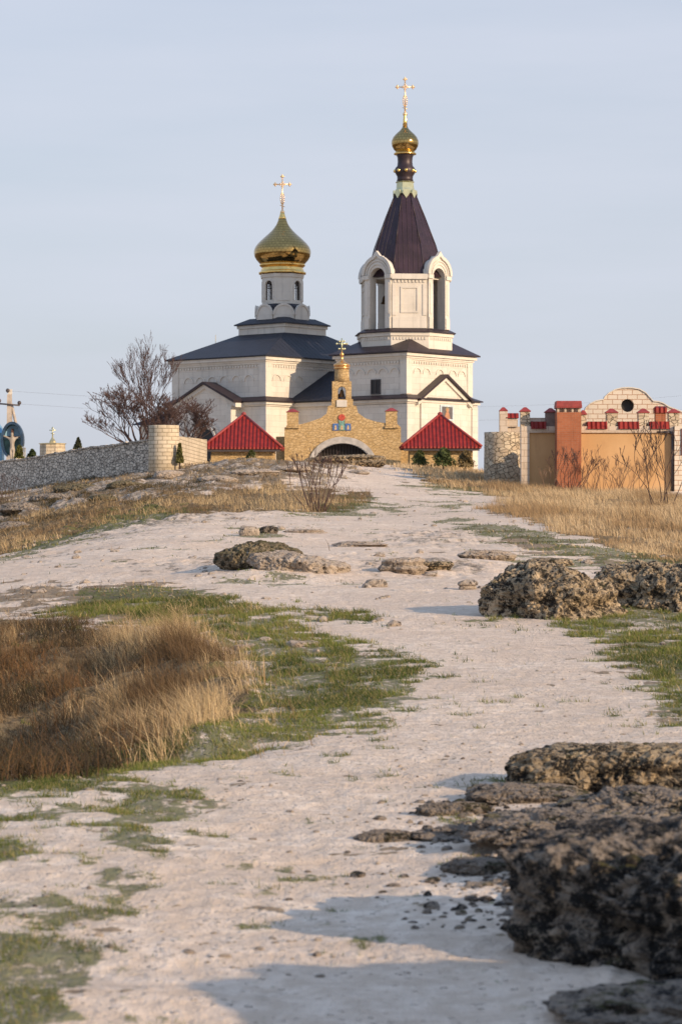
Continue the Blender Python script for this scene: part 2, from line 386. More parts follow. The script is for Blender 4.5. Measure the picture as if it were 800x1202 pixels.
def cover(X, Y):
    P = np.stack([X, Y, X*0], 1)
    sc = np.clip(Y, 8, 120)/25
    wx = X+.16*sc**.7*fbm(P*np.array([1.4, 1.0, 1]), 41, 3); wy = Y+.9*sc**.9*fbm(P*np.array([1.4, .7, 1])+9, 42, 3)
    g = np.zeros_like(X); d = np.zeros_like(X); s = np.zeros_like(X)
    for p in G_GREEN: g = np.maximum(g, inside(p, wx, wy, .42))
    g = np.maximum(g, .46*inside(G_SPARSE, wx, wy, .6))
    for p in G_DRY: d = np.maximum(d, inside(p, wx, wy, .35))
    for p in G_SCRUB: s = np.maximum(s, inside(p, wx, wy, .5))
    hl = inside(G_HOLLOW, wx, wy, .22)
    fw = sstep(22, 50, Y)
    bl = lambda o, s_: (1-fw)*fbm(P*3.2+o, s_, 5, .62)+fw*fbm(P*1.15+o, s_, 5, .62)
    n1 = bl(0, 43); n2 = bl(40, 44); n3 = bl(80, 45)
    g = sstep(.20, .58, g*1.0+n1*1.05-.12); d = np.maximum(sstep(.3, .6, d+n2*.6), hl); s = sstep(.40, .62, s*.62+n3*1.0)
    off = sstep(0, 5, np.abs(X)-.21*(np.maximum(Y, 0)+8)-.5)*(1-sstep(-5, 5, -Y)) ; off = np.maximum(off, (1-sstep(-4, 1, Y))); off = np.maximum(off, sstep(160, 175, Y)); d = np.maximum(d, off)
    return g, d, s

# sheet: rows along Y, columns fan out from behind the camera
ys = [-6.0]
while ys[-1] < 4000:
    y = ys[-1]
    ys.append(y+(.35 if y < 5.8 else .034 if y < 12 else .055 if y < 20 else .11 if y < 60 else .22 if y < 140 else (y-100)*.06+1))
ys = np.array(ys)
us = np.concatenate([-np.geomspace(.9, .17, 34), np.linspace(-.165, .165, 430), np.geomspace(.17, .9, 34)])
UU, YY = np.meshgrid(us, ys); XX = (UU*(YY+8)).ravel(); YY = YY.ravel()
ZZ = H(XX, YY); cg, cd, cs = cover(XX, YY); rw = rock_w(XX, YY)
nr, nc = len(ys), len(us); ii = np.arange(nr*nc).reshape(nr, nc)
Q = np.stack([ii[:-1, :-1].ravel(), ii[:-1, 1:].ravel(), ii[1:, 1:].ravel(), ii[1:, :-1].ravel()], 1)

t = NT('chalk_ground'); v = t.coord()
at_ = t.new('ShaderNodeAttribute'); at_.attribute_name = 'cover'; sp = t.new('ShaderNodeSeparateColor'); t.link(at_.outputs['Color'], sp.inputs[0])
at2 = t.new('ShaderNodeAttribute'); at2.attribute_name = 'rock'
va = t.coord('Object', (1, .45, 1))
n1 = t.noise(v, .8, 5); n2 = t.noise(v, 7, 6, .65); n3 = t.noise(v, 45, 4, .7); n4 = t.noise(va, 2.6, 7, .68); n5 = t.noise(va, 11, 5, .7)
col = t.mix(t.ramp(n1, .35, .68), (.74, .605, .475), (.86, .735, .60))
n0 = t.noise(v, .22, 3)
col = t.mix(t.math('MULTIPLY', t.ramp(n0, .42, .62), .22), col, (.60, .45, .34))
col = t.mix(t.ramp(n2, .36, .68), t.mix(.75, col, (.55, .43, .32)), col)
col = t.mix(t.math('MULTIPLY', t.ramp(n3, .58, .75), .6), col, (.76, .64, .53))
col = t.mix(t.math('MULTIPLY', t.ramp(n3, .36, .22), .55), col, (.34, .26, .2))
# pebbles
vo = t.new('ShaderNodeTexVoronoi'); vo.inputs['Scale'].default_value = 20; t.link(v, vo.inputs['Vector'])
peb = t.math('MULTIPLY', t.ramp(vo.outputs['Distance'], .32, .12), t.ramp(n2, .46, .62))
col = t.mix(t.math('MULTIPLY', peb, .6), col, (.66, .57, .47))
# rocky patches
rkc = t.mix(t.ramp(n2, .4, .62), (.085, .07, .055), (.46, .385, .30))
rkc = t.mix(t.ramp(n3, .5, .7), rkc, (.14, .115, .08))
rf = t.ramp(t.math('ADD', at2.outputs['Fac'], t.math('MULTIPLY', t.math('SUBTRACT', n4, .5), 3.2)), .35, .85)
col = t.mix(t.math('MULTIPLY', rf, .85), col, rkc)
# scrubby soil and thin dead grass between stones
nv = t.math('MULTIPLY', t.math('SUBTRACT', n5, .5), 1.6)
sf = t.math('MULTIPLY', t.ramp(t.math('ADD', sp.outputs[2], nv), .40, .72), .8)
col = t.mix(sf, col, t.mix(t.ramp(n5, .35, .65), (.115, .082, .045), (.27, .195, .11)))
df = t.ramp(t.math('ADD', sp.outputs[1], nv), .35, .65)
col = t.mix(df, col, t.mix(t.ramp(n5, .4, .62), (.10, .07, .035), (.30, .205, .10)))
gf = t.math('MULTIPLY', t.ramp(t.math('ADD', sp.outputs[0], t.math('MULTIPLY', nv, 2.2)), .35, 1.0), .8)
col = t.mix(gf, col, t.mix(t.ramp(n5, .4, .62), (.040, .055, .010), (.125, .14, .035)))
h = t.math('ADD', t.math('MULTIPLY', n2, .6), t.math('MULTIPLY', n3, .25)); h = t.math('ADD', h, t.math('MULTIPLY', peb, .5))
nm = t.bump(h, 1.0, .055); nm = t.bump(n5, .55, .05, nm)
M_GROUND = t.done(col, .95, 0, nm, .2)
ground = mesh_np('ground', np.stack([XX, YY, ZZ], 1), Q, None, M_GROUND,
                 {'cover': np.stack([cg, cd, cs, np.ones_like(cg)], 1), 'rock': np.clip(rw, 0, 1.4)})
tag(ground, kind='structure')

# ------------------------------------------------------------------ blades
rng = np.random.default_rng(7)
def grass_mat(name, ca, cb, cc):
    t = NT(name); a = t.new('ShaderNodeAttribute'); a.attribute_name = 'tint'
    s_ = t.new('ShaderNodeSeparateColor'); t.link(a.outputs['Color'], s_.inputs[0])
    col = t.mix(t.ramp(s_.outputs[0], 0, 1), ca, cb); col = t.mix(t.ramp(s_.outputs[1], .5, 1), col, cc)
    t.done(col, .8, 0, None, .15)
    return t.m
def scatter(n, x0, x1, y0, y1, dens, fan=True):
    """n candidate points; kept with probability dens(X, Y)"""
    Y = np.sqrt(rng.uniform(y0*y0, y1*y1, n)); X = rng.uniform(x0, x1, n)*Y
    k = rng.uniform(0, 1, n) < dens(X, Y); return X[k], Y[k]
def blades(name, X, Y, h, w, lean, mat, label, tall=True, wind=(-.25, .1), cat='grass'):
    n = len(X); Z = H(X, Y)-.02; a = rng.uniform(0, 2*math.pi, n); l = rng.normal(0, lean, (n, 2))+np.array(wind)
    h = h*rng.uniform(.55, 1.15, n); w = w*rng.uniform(.7, 1.3, n)
    f = np.stack([np.cos(a), np.sin(a)], 1)*w[:, None]/2; B = np.stack([X, Y], 1)
    m = B+l*h[:, None]*.3; tp = B+l*h[:, None]
    hz = h/np.sqrt(1+(l**2).sum(1))
    V = np.stack([np.column_stack([B-f, Z]), np.column_stack([B+f, Z]), np.column_stack([m+f*.7, Z+hz*.55]),
                  np.column_stack([m-f*.7, Z+hz*.55]), np.column_stack([tp, Z+hz])], 1).reshape(-1, 3)
    i = np.arange(n)[:, None]*5
    P = np.stack([X, Y, X*0], 1)
    tv = np.clip(.5+1.7*fbm(P*np.array([1.5, .8, 1])/np.clip(np.median(Y)/20, .6, 3), 77, 3)+rng.normal(0, .18, n), 0, 1)
    t2 = rng.uniform(0, 1, n)
    tint = np.repeat(np.stack([tv, t2, tv, np.ones(n)], 1), 5, 0)
    o = mesh_np(name, V, i+np.array([0, 1, 2, 3]), i+np.array([3, 2, 4]), mat, {'tint': tint})
    return tag(o, label, cat, kind='stuff')
M_DRY = grass_mat('dry_grass_blades', (.36, .25, .135), (.60, .46, .28), (.25, .16, .085))
M_STRAW = grass_mat('hollow_grass_blades', (.15, .095, .048), (.56, .42, .235), (.12, .08, .045))
M_GREEN = grass_mat('green_grass_blades', (.042, .070, .012), (.125, .155, .030), (.30, .24, .11))
M_BRUSH = grass_mat('dead_brush_twigs', (.045, .035, .022), (.20, .11, .05), (.04, .04, .02))

def d_field(X, Y):
    g, d, s = cover(X, Y); P = np.stack([X, Y, X*0], 1)
    return d*np.clip(.55+1.2*fbm(P*np.array([.9, .5, 1]), 51, 3), .05, 1)
X, Y = scatter(330000, .045, .30, 43, 100, d_field)
blades('dry_grass', X, Y, np.clip(.30+.25*fbm(np.stack([X, Y, X*0], 1)*.6, 61, 2), .12, .6)*np.clip((Y-38)/25, .5, 1), .010, .30, M_DRY, 'golden dry tall grass growing below the tan wall on the right')
X, Y = scatter(110000, -.22, .03, 50, 108, lambda X, Y: d_field(X, Y)*(X/Y < .012))
blades('dry_grass', X, Y, .30, .011, .45, M_STRAW, 'tan dry grass fringe on the left slope below the grey wall')
X, Y = scatter(26000, .01, .09, 95, 122, d_field)
blades('dry_grass', X, Y, .28, .02, .3, M_DRY, 'straw coloured grass strip beneath the round stone tower')
def d_hollow(X, Y):
    P = np.stack([X, Y, X*0], 1)
    straw_side = sstep(-2.6, -.9, X+.10*(Y-20))  # straw grows denser towards the right of the hollow
    return inside(G_HOLLOW, X+.2*fbm(P*2, 5, 2), Y, .2)*np.clip(-.05+.75*straw_side+2.2*fbm(P*np.array([2.6, 1.3, 1]), 52, 4), .0, 1)*(.45+.55*straw_side)
X, Y = scatter(210000, -.26, -.028, 14.2, 33, d_hollow)
hh = .15+.17*sstep(-2.8, -1.0, X+.10*(Y-20))+.32*fbm(np.stack([X, Y, X*0], 1)*2.2, 62, 3)
blades('hollow_grass', X, Y, np.clip(hh, .08, .5), .0042, .42, M_STRAW, 'rust and straw coloured long grass filling the hollow beside the path', wind=(-.35, -.05))
X, Y = scatter(26000, -.14, .03, 14.5, 34, lambda X, Y: inside(G_GREEN[0], X, Y, 1.2)*(1-inside(G_HOLLOW, X, Y, .2))*sstep(.02, .35, fbm(np.stack([X, Y, X*0], 1)*2.2, 57, 3)-.5*sstep(-1.2, .6, X)))
blades('straw_tufts', X, Y, .20, .0045, .55, M_STRAW, 'loose straw tufts spilling from the hollow onto the green edge', wind=(-.35, -.05))
def d_brush(X, Y):
    P = np.stack([X, Y, X*0], 1); dk = 1-sstep(-2.9, -1.2, X+.10*(Y-20))
    return inside(G_HOLLOW, X, Y, .2)*np.clip(dk*1.1+1.5*fbm(P*np.array([1.2, .5, 1]), 53, 3)-.25, 0, 1)
X, Y = scatter(110000, -.26, -.03, 14.2, 33, d_brush)
blades('dead_brush', X, Y, np.clip(.26+.3*fbm(np.stack([X, Y, X*0], 1)*1.3, 63, 2), .08, .5), .006, .8, M_BRUSH, 'dark dead brush matted in the hollow at left', wind=(-.1, 0), cat='brush')
def d_green(X, Y):
    g, d, s = cover(X, Y); P = np.stack([X, Y, X*0], 1)
    return np.clip(g*1.3-.1, 0, 1)*np.clip(.55+2.4*fbm(P*np.array([4, 2.6, 1]), 54, 4), .0, 1)
X, Y = scatter(1500000, -.2, .2, 6.5, 36, lambda X, Y: d_green(X, Y)*np.clip(16/Y, 0, 1))
blades('green_grass', X, Y, .030+.0020*np.minimum(Y, 34), .0032+.00013*Y, .55, M_GREEN, 'short green grass edging the white path in the foreground')
X, Y = scatter(140000, -.2, .22, 36, 112, d_green)
blades('green_grass', X, Y, .08, .02, .6, M_GREEN, 'short green turf patches along the far path')
def d_scrub(X, Y):
    g, d, s = cover(X, Y); P = np.stack([X, Y, X*0], 1)
    return s*.5
X, Y = scatter(150000, -.24, .24, 15, 112, d_scrub)
blades('thin_scrub', X, Y, .08+.0010*Y, .004+.00018*Y, .7, M_STRAW, 'thin brown scrub tufts scattered between stones')

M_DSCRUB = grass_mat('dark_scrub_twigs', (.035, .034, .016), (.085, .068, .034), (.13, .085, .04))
X, Y = scatter(200000, -.2, .02, 6.5, 16.5, d_green)
blades('green_grass', X, Y, .045, .0032, .6, M_GREEN, 'short green grass tufts at the lower left')
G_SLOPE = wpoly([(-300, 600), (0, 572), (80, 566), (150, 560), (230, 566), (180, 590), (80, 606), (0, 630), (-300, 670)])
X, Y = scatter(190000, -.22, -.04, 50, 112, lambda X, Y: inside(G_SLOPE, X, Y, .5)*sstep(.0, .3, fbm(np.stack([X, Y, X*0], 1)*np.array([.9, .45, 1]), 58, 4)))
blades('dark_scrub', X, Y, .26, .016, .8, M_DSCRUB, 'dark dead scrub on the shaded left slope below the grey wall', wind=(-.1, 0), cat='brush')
X, Y = scatter(70000, -.2, .13, 50, 112, lambda X, Y: cover(X, Y)[2]*sstep(.05, .35, fbm(np.stack([X, Y, X*0], 1)*np.array([1.2, .5, 1]), 59, 3)))
blades('dark_scrub', X, Y, .15, .014, .8, M_DSCRUB, 'low dark scrub scattered over the hilltop bank', wind=(-.1, 0), cat='brush')
# ------------------------------------------------------------------ rocks
def rock_mat(name, c_lt, c_mid, c_dk, lich=.5, moss=.5):
    t = NT(name); v = t.coord(); n1 = t.noise(v, 5.0, 8, .72); n2 = t.noise(v, 22, 6, .72); n3 = t.noise(v, 80, 5, .75)
    n4 = t.noise(v, 9.0, 8, .78)
    col = t.mix(t.ramp(n1, .34, .66), c_mid, c_lt)
    col = t.mix(t.math('MULTIPLY', t.ramp(n2, .5, .66), .8), col, c_dk)
    col = t.mix(t.ramp(n4, .62-lich*.22, .70-lich*.22), col, sc3(c_dk, .6))
    col = t.mix(t.math('MULTIPLY', t.ramp(n3, .56, .68), .7), col, sc3(c_lt, 1.1))
    col = t.mix(t.math('MULTIPLY', t.ramp(n3, .42, .3), .8), col, sc3(c_dk, .5))
    ge = t.new('ShaderNodeNewGeometry'); sx = t.new('ShaderNodeSeparateXYZ'); t.link(ge.outputs['Normal'], sx.inputs[0])
    mo = t.math('MULTIPLY', t.ramp(sx.outputs[2], .45, .9), t.ramp(n1, .62-moss*.2, .72-moss*.2))
    col = t.mix(t.math('MULTIPLY', mo, .75), col, (.085, .075, .02))
    h = t.math('ADD', t.math('MULTIPLY', n2, .7), t.math('MULTIPLY', n3, .35))
    nm = t.bump(h, 1, .05)
    return t.done(col, .93, 0, nm, .25)
M_RK_DARK = rock_mat('dark_lichen_rock', (.44, .36, .275), (.19, .155, .12), (.028, .026, .024), .80, .35)
M_RK_LEDGE = rock_mat('grey_ledge_rock', (.46, .38, .30), (.21, .175, .14), (.035, .031, .028), .55, .5)
M_RK_TAN = rock_mat('tan_lichen_rock', (.60, .475, .32), (.30, .225, .135), (.040, .034, .028), .70, .45)
M_RK_GREY = rock_mat('pale_limestone_rock', (.56, .47, .38), (.34, .275, .21), (.075, .06, .05), .4, .3)
M_RK_MOSS = rock_mat('mossy_rock', (.34, .28, .2), (.15, .12, .07), (.045, .04, .028), .6, 1.0)
def rock(name, x, y, sx, sy, sz, seed, mat, label, rz=0, sub=6, sink=.35, rough=1.0, p=3.2, group=None, tilt=(0, 0), zoff=0, lump=.17):
    bm = bmesh.new(); bmesh.ops.create_icosphere(bm, subdivisions=sub, radius=1)
    N = np.array([v.co[:] for v in bm.verts])
    r = (np.abs(N)**p).sum(1)**(-1/p); S = np.array([sx, sy, sz]); P = N*r[:, None]*S
    m = max(sx, sy)
    P0 = P.copy()+seed*13.7
    d = fbm(P0/m*1.3, seed, 4)*.26*m*np.array([[1, 1, .55]]).T if False else fbm(P0/m*1.5, seed, 5, .6)*lump*m*(1 if sz > .3*m else .75)
    Nn = N*np.array([1, 1, min(1, 2.2*sz/m)]); 
    P += Nn*d[:, None]
    # bedding: ledges recede level by level
    lay = vnoise(np.stack([P0[:, 0]*.8, P0[:, 1]*.8, P0[:, 2]/sz*2.6], 1), seed+5)
    P[:, :2] *= (1+.13*rough*lay)[:, None]
    w1, w2 = worley(P0/(m*.28)*np.array([1, 1, 1.6]), seed+2)
    P += Nn*((w2-w1)*.10*m*rough*.6)[:, None]-Nn*(.03*m)
    if sub >= 7:
        Pw = P0/(m*.11)+.8*np.stack([fbm(P0/(m*.2)+k, seed+30+k, 2) for k in (0, 1, 2)], 1); w1, w2 = worley(Pw*np.array([1, 1, 1.5]), seed+4); P -= Nn*(np.clip(.22-(w2-w1), 0, 1)*.08*m*rough)[:, None]
    P += Nn*((ridged(P0/(m*.16)*np.array([1, 1, 1.7]), seed+9, 5)-.4)*.036*m*rough)[:, None]
    P += Nn*(fbm(P0/(m*.05), seed+19, 3)*.018*m*rough)[:, None]
    P[:, 2] += tilt[0]*P[:, 0]+tilt[1]*P[:, 1]
    for v, c in zip(bm.verts, P): v.co = c
    me = bpy.data.meshes.new(name); bm.to_mesh(me); bm.free()
    me.polygons.foreach_set('use_smooth', np.full(len(me.polygons), sub >= 8)); me.materials.append(mat)
    o = bpy.data.objects.new(name, me); COL.objects.link(o)
    o.location = (x, y, float(base_h(x, y))+sz*(1-2*sink)+zoff); o.rotation_euler = (0, 0, rz)
    return tag(o, label, 'rock', group)
# foreground, right
rock('rock_outcrop', 1.42, 8.50, .86, .50, .31, 3, M_RK_DARK, 'large dark pitted rock block at the lower right corner', -.70, 8, .34, 1.2, 5.0)
rock('rock_outcrop', 2.7, 6.1, .95, .7, .70, 4, M_RK_DARK, 'high dark rock outside the right edge that shades the near path', .2, 7, .15)
rock('rock_ledge', 1.42, 10.3, .62, .42, .14, 5, M_RK_LEDGE, 'low mossy ledge just behind the large dark pitted block', -.5, 8, .36, 1.7, 3)
rock('rock_ledge', 1.22, 11.3, .62, .50, .12, 6, M_RK_LEDGE, 'flat cracked grey ledge in the middle of the right foreground', -.35, 8, .40, 1.8, 3)
rock('rock_ledge', 1.66, 12.0, .60, .45, .13, 7, M_RK_LEDGE, 'grey ledge at the right edge below the tan topped rock', -.3, 8, .36, 1.7, 3)
rock('rock_outcrop', 1.66, 13.9, .66, .42, .155, 8, M_RK_TAN, 'tan topped dark rock at the right edge with a shadow on the path', -.25, 8, .26, 1.2, 5, tilt=(.02, 0))
rock('rock_ledge', 1.05, 13.4, .30, .25, .06, 18, M_RK_LEDGE, 'low dark toe of stone at the left end of the tan topped rock', .1, 7, .42, 1.8, 3)
rock('rock_ledge', .60, 12.75, .22, .18, .055, 9, M_RK_LEDGE, 'small dark flat stone left of the grey ledges', .2, 8, .40, 1.8, 2.6)
rock('rock_ledge', .22, 11.75, .16, .12, .04, 10, M_RK_LEDGE, 'small dark stone farthest left in the foreground', -.1, 7, .40, 1.6, 2.6)
rock('rock_ledge', .62, 11.75, .26, .18, .055, 16, M_RK_LEDGE, 'low pitted stone between the farthest left one and the grey ledge', -.1, 8, .42, 1.8, 2.6)
rock('rock_ledge', .66, 10.7, .20, .15, .045, 12, M_RK_LEDGE, 'small half buried stone on the shaded part of the path', -.3, 8, .42, 1.8, 2.6)
rock('rock_ledge', 1.30, 7.5, .58, .32, .075, 11, M_RK_LEDGE, 'shadowed rough ledge at the very bottom right', .0, 8, .46, 1.8, 2.6)
rock('rock_ledge', .95, 9.75, .26, .20, .055, 14, M_RK_LEDGE, 'half buried dark stone at the left foot of the mossy ledge', .0, 8, .42, 1.8, 2.6)
# middle distance
rock('boulder', 2.74, 31.8, .92, .74, .46, 22, M_RK_TAN, 'large rounded boulder with a dark left side beside the path', -.55, 8, .34, .9, 3.0, tilt=(-.08, .05), lump=.30)
rock('boulder', 4.4, 33.0, .92, .7, .46, 23, M_RK_TAN, 'boulder at the right edge next to the large rounded one', -.7, 8, .34, .9, 3.0, tilt=(-.05, 0), lump=.28)
rock('boulder', 5.9, 33.2, .8, .6, .35, 24, M_RK_TAN, 'boulder out past the right edge of the path', .2, 6, .22, 1.1, 3.8)
rock('rock_mound', -1.50, 42.5, .62, .75, .27, 25, M_RK_MOSS, 'grassy dark mound of stone left of the path centre', -.7, 8, .26, .9, 2.6, lump=.28)
rock('rock_mound', -.75, 41.9, .85, .6, .22, 26, M_RK_GREY, 'long pale rock trailing right of the grassy dark mound', -.3, 8, .34, .9, 2.6, tilt=(-.14, 0), lump=.28)
rock('rock', 1.08, 42.3, .36, .4, .18, 27, M_RK_GREY, 'rounded grey rock in the centre of the path', -.5, 7, .25, 1.1, 3.0)
rock('rock', 1.62, 43.0, .36, .4, .11, 28, M_RK_TAN, 'low brownish rock touching the right side of the rounded grey rock', .1, 7, .3, 1.3, 3.0)
rock('rock', .56, 38.6, .17, .15, .09, 29, M_RK_GREY, 'small pale stone below the rounded grey rock', 0, 5, .25)
rock('rock', 2.0, 38.2, .15, .15, .09, 30, M_RK_GREY, 'small grey stone above the shadow of the large boulder', 0, 5, .25)
rock('rock', 2.85, 47.5, .52, .4, .14, 31, M_RK_GREY, 'grey stone at the path edge below the golden grass', 0, 7, .3, 1.3)
rock('rock', 4.0, 46.5, .45, .4, .09, 32, M_RK_TAN, 'flat reddish stone above the gap between the two boulders', 0, 6, .35)
rock('rock', -2.2, 58, .24, .2, .16, 33, M_RK_GREY, 'pale stone beside the green tuft on the left path', 0, 5, .25)
rock('rock', -1.75, 58.8, .22, .2, .14, 34, M_RK_DARK, 'dark stone near the pale one on the left path', 0, 5, .25)
rock('rock', .45, 54, .6, .4, .09, 35, M_RK_GREY, 'low flat slab in the middle of the far path', 0, 6, .4, 1.4)
rock('rock', -.9, 60, .5, .4, .09, 36, M_RK_GREY, 'low flat slab left of the far path bend', 0, 6, .4, 1.4)
for i, (px, py, s, m, lb) in enumerate([
    (25, 600, .75, M_RK_LEDGE, 'dark hillside rock at the far left edge of the slope'), (60, 588, .65, M_RK_LEDGE, 'dark hillside rock below the grey wall'),
    (95, 577, .7, M_RK_MOSS, 'mossy hillside rock right of the dark one'), (150, 572, .55, M_RK_MOSS, 'green stained hillside rock under the wall end'),
    (200, 560, .6, M_RK_GREY, 'pale hillside rock below the cream wall pillar'), (120, 588, .5, M_RK_MOSS, 'low dark hillside rock above the tan grass fringe'),
    (255, 566, .55, M_RK_GREY, 'pale flat rock on the hilltop bank below the left hut'), (300, 558, .6, M_RK_GREY, 'pale rock ledge on the bank left of the bare shrub'),
    (345, 552, .5, M_RK_GREY, 'pale rock ledge behind the bare shrub'), (15, 622, .6, M_RK_LEDGE, 'low dark hillside rock nearest the left edge'), (420, 556, .35, M_RK_GREY, 'stone at the path edge before the gate'), (510, 566, .4, M_RK_TAN, 'brown stone on the turf before the right hut')]):
    x, y = at(px, py); rock('hillside_rock', x, y, s*1.1, s*1.6, s*.36, 50+i, m, lb, i*.7, 7, .40, .8, 2.2, lump=.24)

# low dry-stone step in front of the gate
def loose(name, pts, smin, smax, mat, label, kind='stuff', seed=1):
    rg = np.random.default_rng(seed); bm = bmesh.new(); bmesh.ops.create_icosphere(bm, subdivisions=2, radius=1)
    base = np.array([v.co[:] for v in bm.verts]); tri = np.array([[v.index for v in f.verts] for f in bm.faces]); bm.free()
    Vs = []; Ts = []; Z = H(pts[:, 0], pts[:, 1])
    for i, (x, y) in enumerate(pts):
        s = smin+(smax-smin)*rg.uniform()**3; q = base*(rg.uniform(.6, 1.3, 3)*np.array([1.2, 1.2, .7]))*s
        q = q*(1+.28*vnoise(base*1.7+i*3.1, seed)[:, None]); a = rg.uniform(0, 6.28); ca, sa = math.cos(a), math.sin(a)
        Vs.append(np.column_stack([q[:, 0]*ca-q[:, 1]*sa+x, q[:, 0]*sa+q[:, 1]*ca+y, q[:, 2]+Z[i]+s*.05])); Ts.append(tri+i*len(base))
    o = mesh_np(name, np.vstack(Vs), None, np.vstack(Ts), mat, smooth=False); return tag(o, label, 'stones', kind=kind)
rg = np.random.default_rng(5)
def sc(n, u0, u1, y0, y1, w=None):
    Y = np.exp(rg.uniform(math.log(y0), math.log(y1), n)); X = rg.uniform(u0, u1, n)*Y
    if w is not None: k = rg.uniform(0, 1, n) < w(X, Y); X, Y = X[k], Y[k]
    return np.column_stack([X, Y])
loose('gravel', sc(7000, -.2, .2, 6, 34, lambda X, Y: np.clip(.2+2.2*fbm(np.stack([X, Y*.5, X*0], 1)*1.3, 8, 3), 0, 1)), .003, .017, M_RK_GREY, 'small pale gravel lying on the white path', seed=3)
loose('loose_stones', sc(2200, -.2, .2, 26, 105, lambda X, Y: np.clip(.2+2.0*fbm(np.stack([X*.6, Y*.3, X*0], 1), 18, 3), 0, 1)), .02, .10, M_RK_GREY, 'loose limestone pieces strewn over the far path and bank', seed=4)
loose('dark_stones', sc(2600, 0.0, .17, 9.2, 13.4, lambda X, Y: sstep(-.1, .9, X)*np.clip(.4+1.5*fbm(np.stack([X, Y, X*0], 1)*2, 9, 2), 0, 1)), .006, .032, M_RK_LEDGE, 'dark stone chips around the foreground ledges', seed=6)
# ------------------------------------------------------------------ church
M_WHITE = masonry('white_church_stone', (.645, .60, .525), (.565, .52, .45), (.42, .38, .33), .75, .36, .010, .008, .28, .85)
M_TRIM = masonry('pale_stone_trim', (.645, .60, .525), (.60, .555, .48), (.52, .48, .43), 1.1, .5, .006, .003, .26, .85)
M_GOLD = simple('gilded_metal', (.86, .58, .20), .24, 1.0, .10, 5.0, .004)
M_DULLGOLD = simple('weathered_gold', (.62, .50, .27), .38, .9, .15, 8.0)
M_DARK = simple('dark_void', (.012, .011, .012), .6, 0, .1)
M_FRAME = simple('dark_window_frame', (.06, .05, .05), .5)
M_BRONZE = simple('bronze', (.16, .10, .05), .45, .9)
t = NT('window_glass'); M_GLASS = t.done((.10, .12, .15), .08, 0, None, .8)
def seam_roof(name, c, step=.42, rough=.42, metal=.55):
    t = NT(name); v = t.coord('UV'); s_ = t.new('ShaderNodeSeparateXYZ'); t.link(v, s_.inputs[0])
    fr = t.math('FRACT', t.math('DIVIDE', s_.outputs[0], step)); rib = t.ramp(t.math('ABSOLUTE', t.math('SUBTRACT', fr, .5)), .40, .5)
    ob = t.coord(); n = t.noise(ob, 1.6, 5); n2 = t.noise(ob, 14, 3)
    col = t.mix(t.ramp(n, .35, .7), c, sc3(c, 1.55)); col = t.mix(t.math('MULTIPLY', rib, .5), col, sc3(c, .5))
    col = t.mix(t.math('MULTIPLY', t.ramp(n2, .6, .75), .3), col, (.16, .11, .09))
    return t.done(col, rough, metal, t.bump(rib, 1, .03))
M_ROOF = seam_roof('blue_black_metal_roof', (.009, .010, .017), .42, .6, 0)
M_SPIRE = seam_roof('maroon_metal_spire', (.028, .014, .021), .30, .42, .3)
M_MAROON = simple('maroon_metal', (.038, .024, .027), .45, .3, .2)

ZC = 3.3; CX, CY = -3.79, 156.6; XT = 10.2
church = thing('church', (CX, CY, ZC), 'white stone hilltop church with a gold onion dome and a dark pointed bell tower', 'church', R(-40.5))
def zp(py, D): return CAMZ+(601-py)*D/F
def W(x, y):   # local -> depth
    return CY-.649*x+.760*y
def cb(mb, name, mat, parent=church, **k): return mb.build(name, mat, parent, ZC, **k)
A8 = math.cos(R(22.5))
def nt_(psi): return (math.cos(R(psi)), math.sin(R(psi))), (-math.sin(R(psi)), math.cos(R(psi)))
def cornice(mb, c, h, z0, steps):
    z = z0
    for out, dz in steps:
        mb.box(c[0]-h[0]-out, c[0]+h[0]+out, c[1]-h[1]-out, c[1]+h[1]+out, z, z+dz-.002); z += dz
    return z
def dentils(mb, c, h, z, s=.11, gap=.24, out=.07, faces=('-y', '+x')):
    if '-y' in faces:
        x = c[0]-h[0]+.2
        while x < c[0]+h[0]-.2: mb.box(x, x+s, c[1]-h[1]-out, c[1]-h[1]+.01, z, z+s*1.3); x += gap
    if '+x' in faces:
        y = c[1]-h[1]+.2
        while y < c[1]+h[1]-.2: mb.box(c[0]+h[0]-.01, c[0]+h[0]+out, y, y+s, z, z+s*1.3); y += gap
def blind_arches(mb, face, c, h, z, r, positions, wdt=.07, out=.06):
    for a in positions:
        for (a0, z0), (a1, z1) in zip(arc(a, z, r, 0, 180, 10)[:-1], arc(a, z, r, 0, 180, 10)[1:]):
            pts = [(a0, z0), (a1, z1)]
            ra = [((p[0]-a)*(1-wdt/r)+a, (p[1]-z)*(1-wdt/r)+z) for p in pts]
            ol = [pts[0], pts[1], ra[1], ra[0]]
            if face == '-y': mb.slab(ol, (0, c[1]-h[1]-out), (1, 0), (0, -1), out+.01)
            else: mb.slab([(p[0], p[1]) for p in ol], (c[0]+h[0]+out, 0), (0, 1), (1, 0), out+.01)
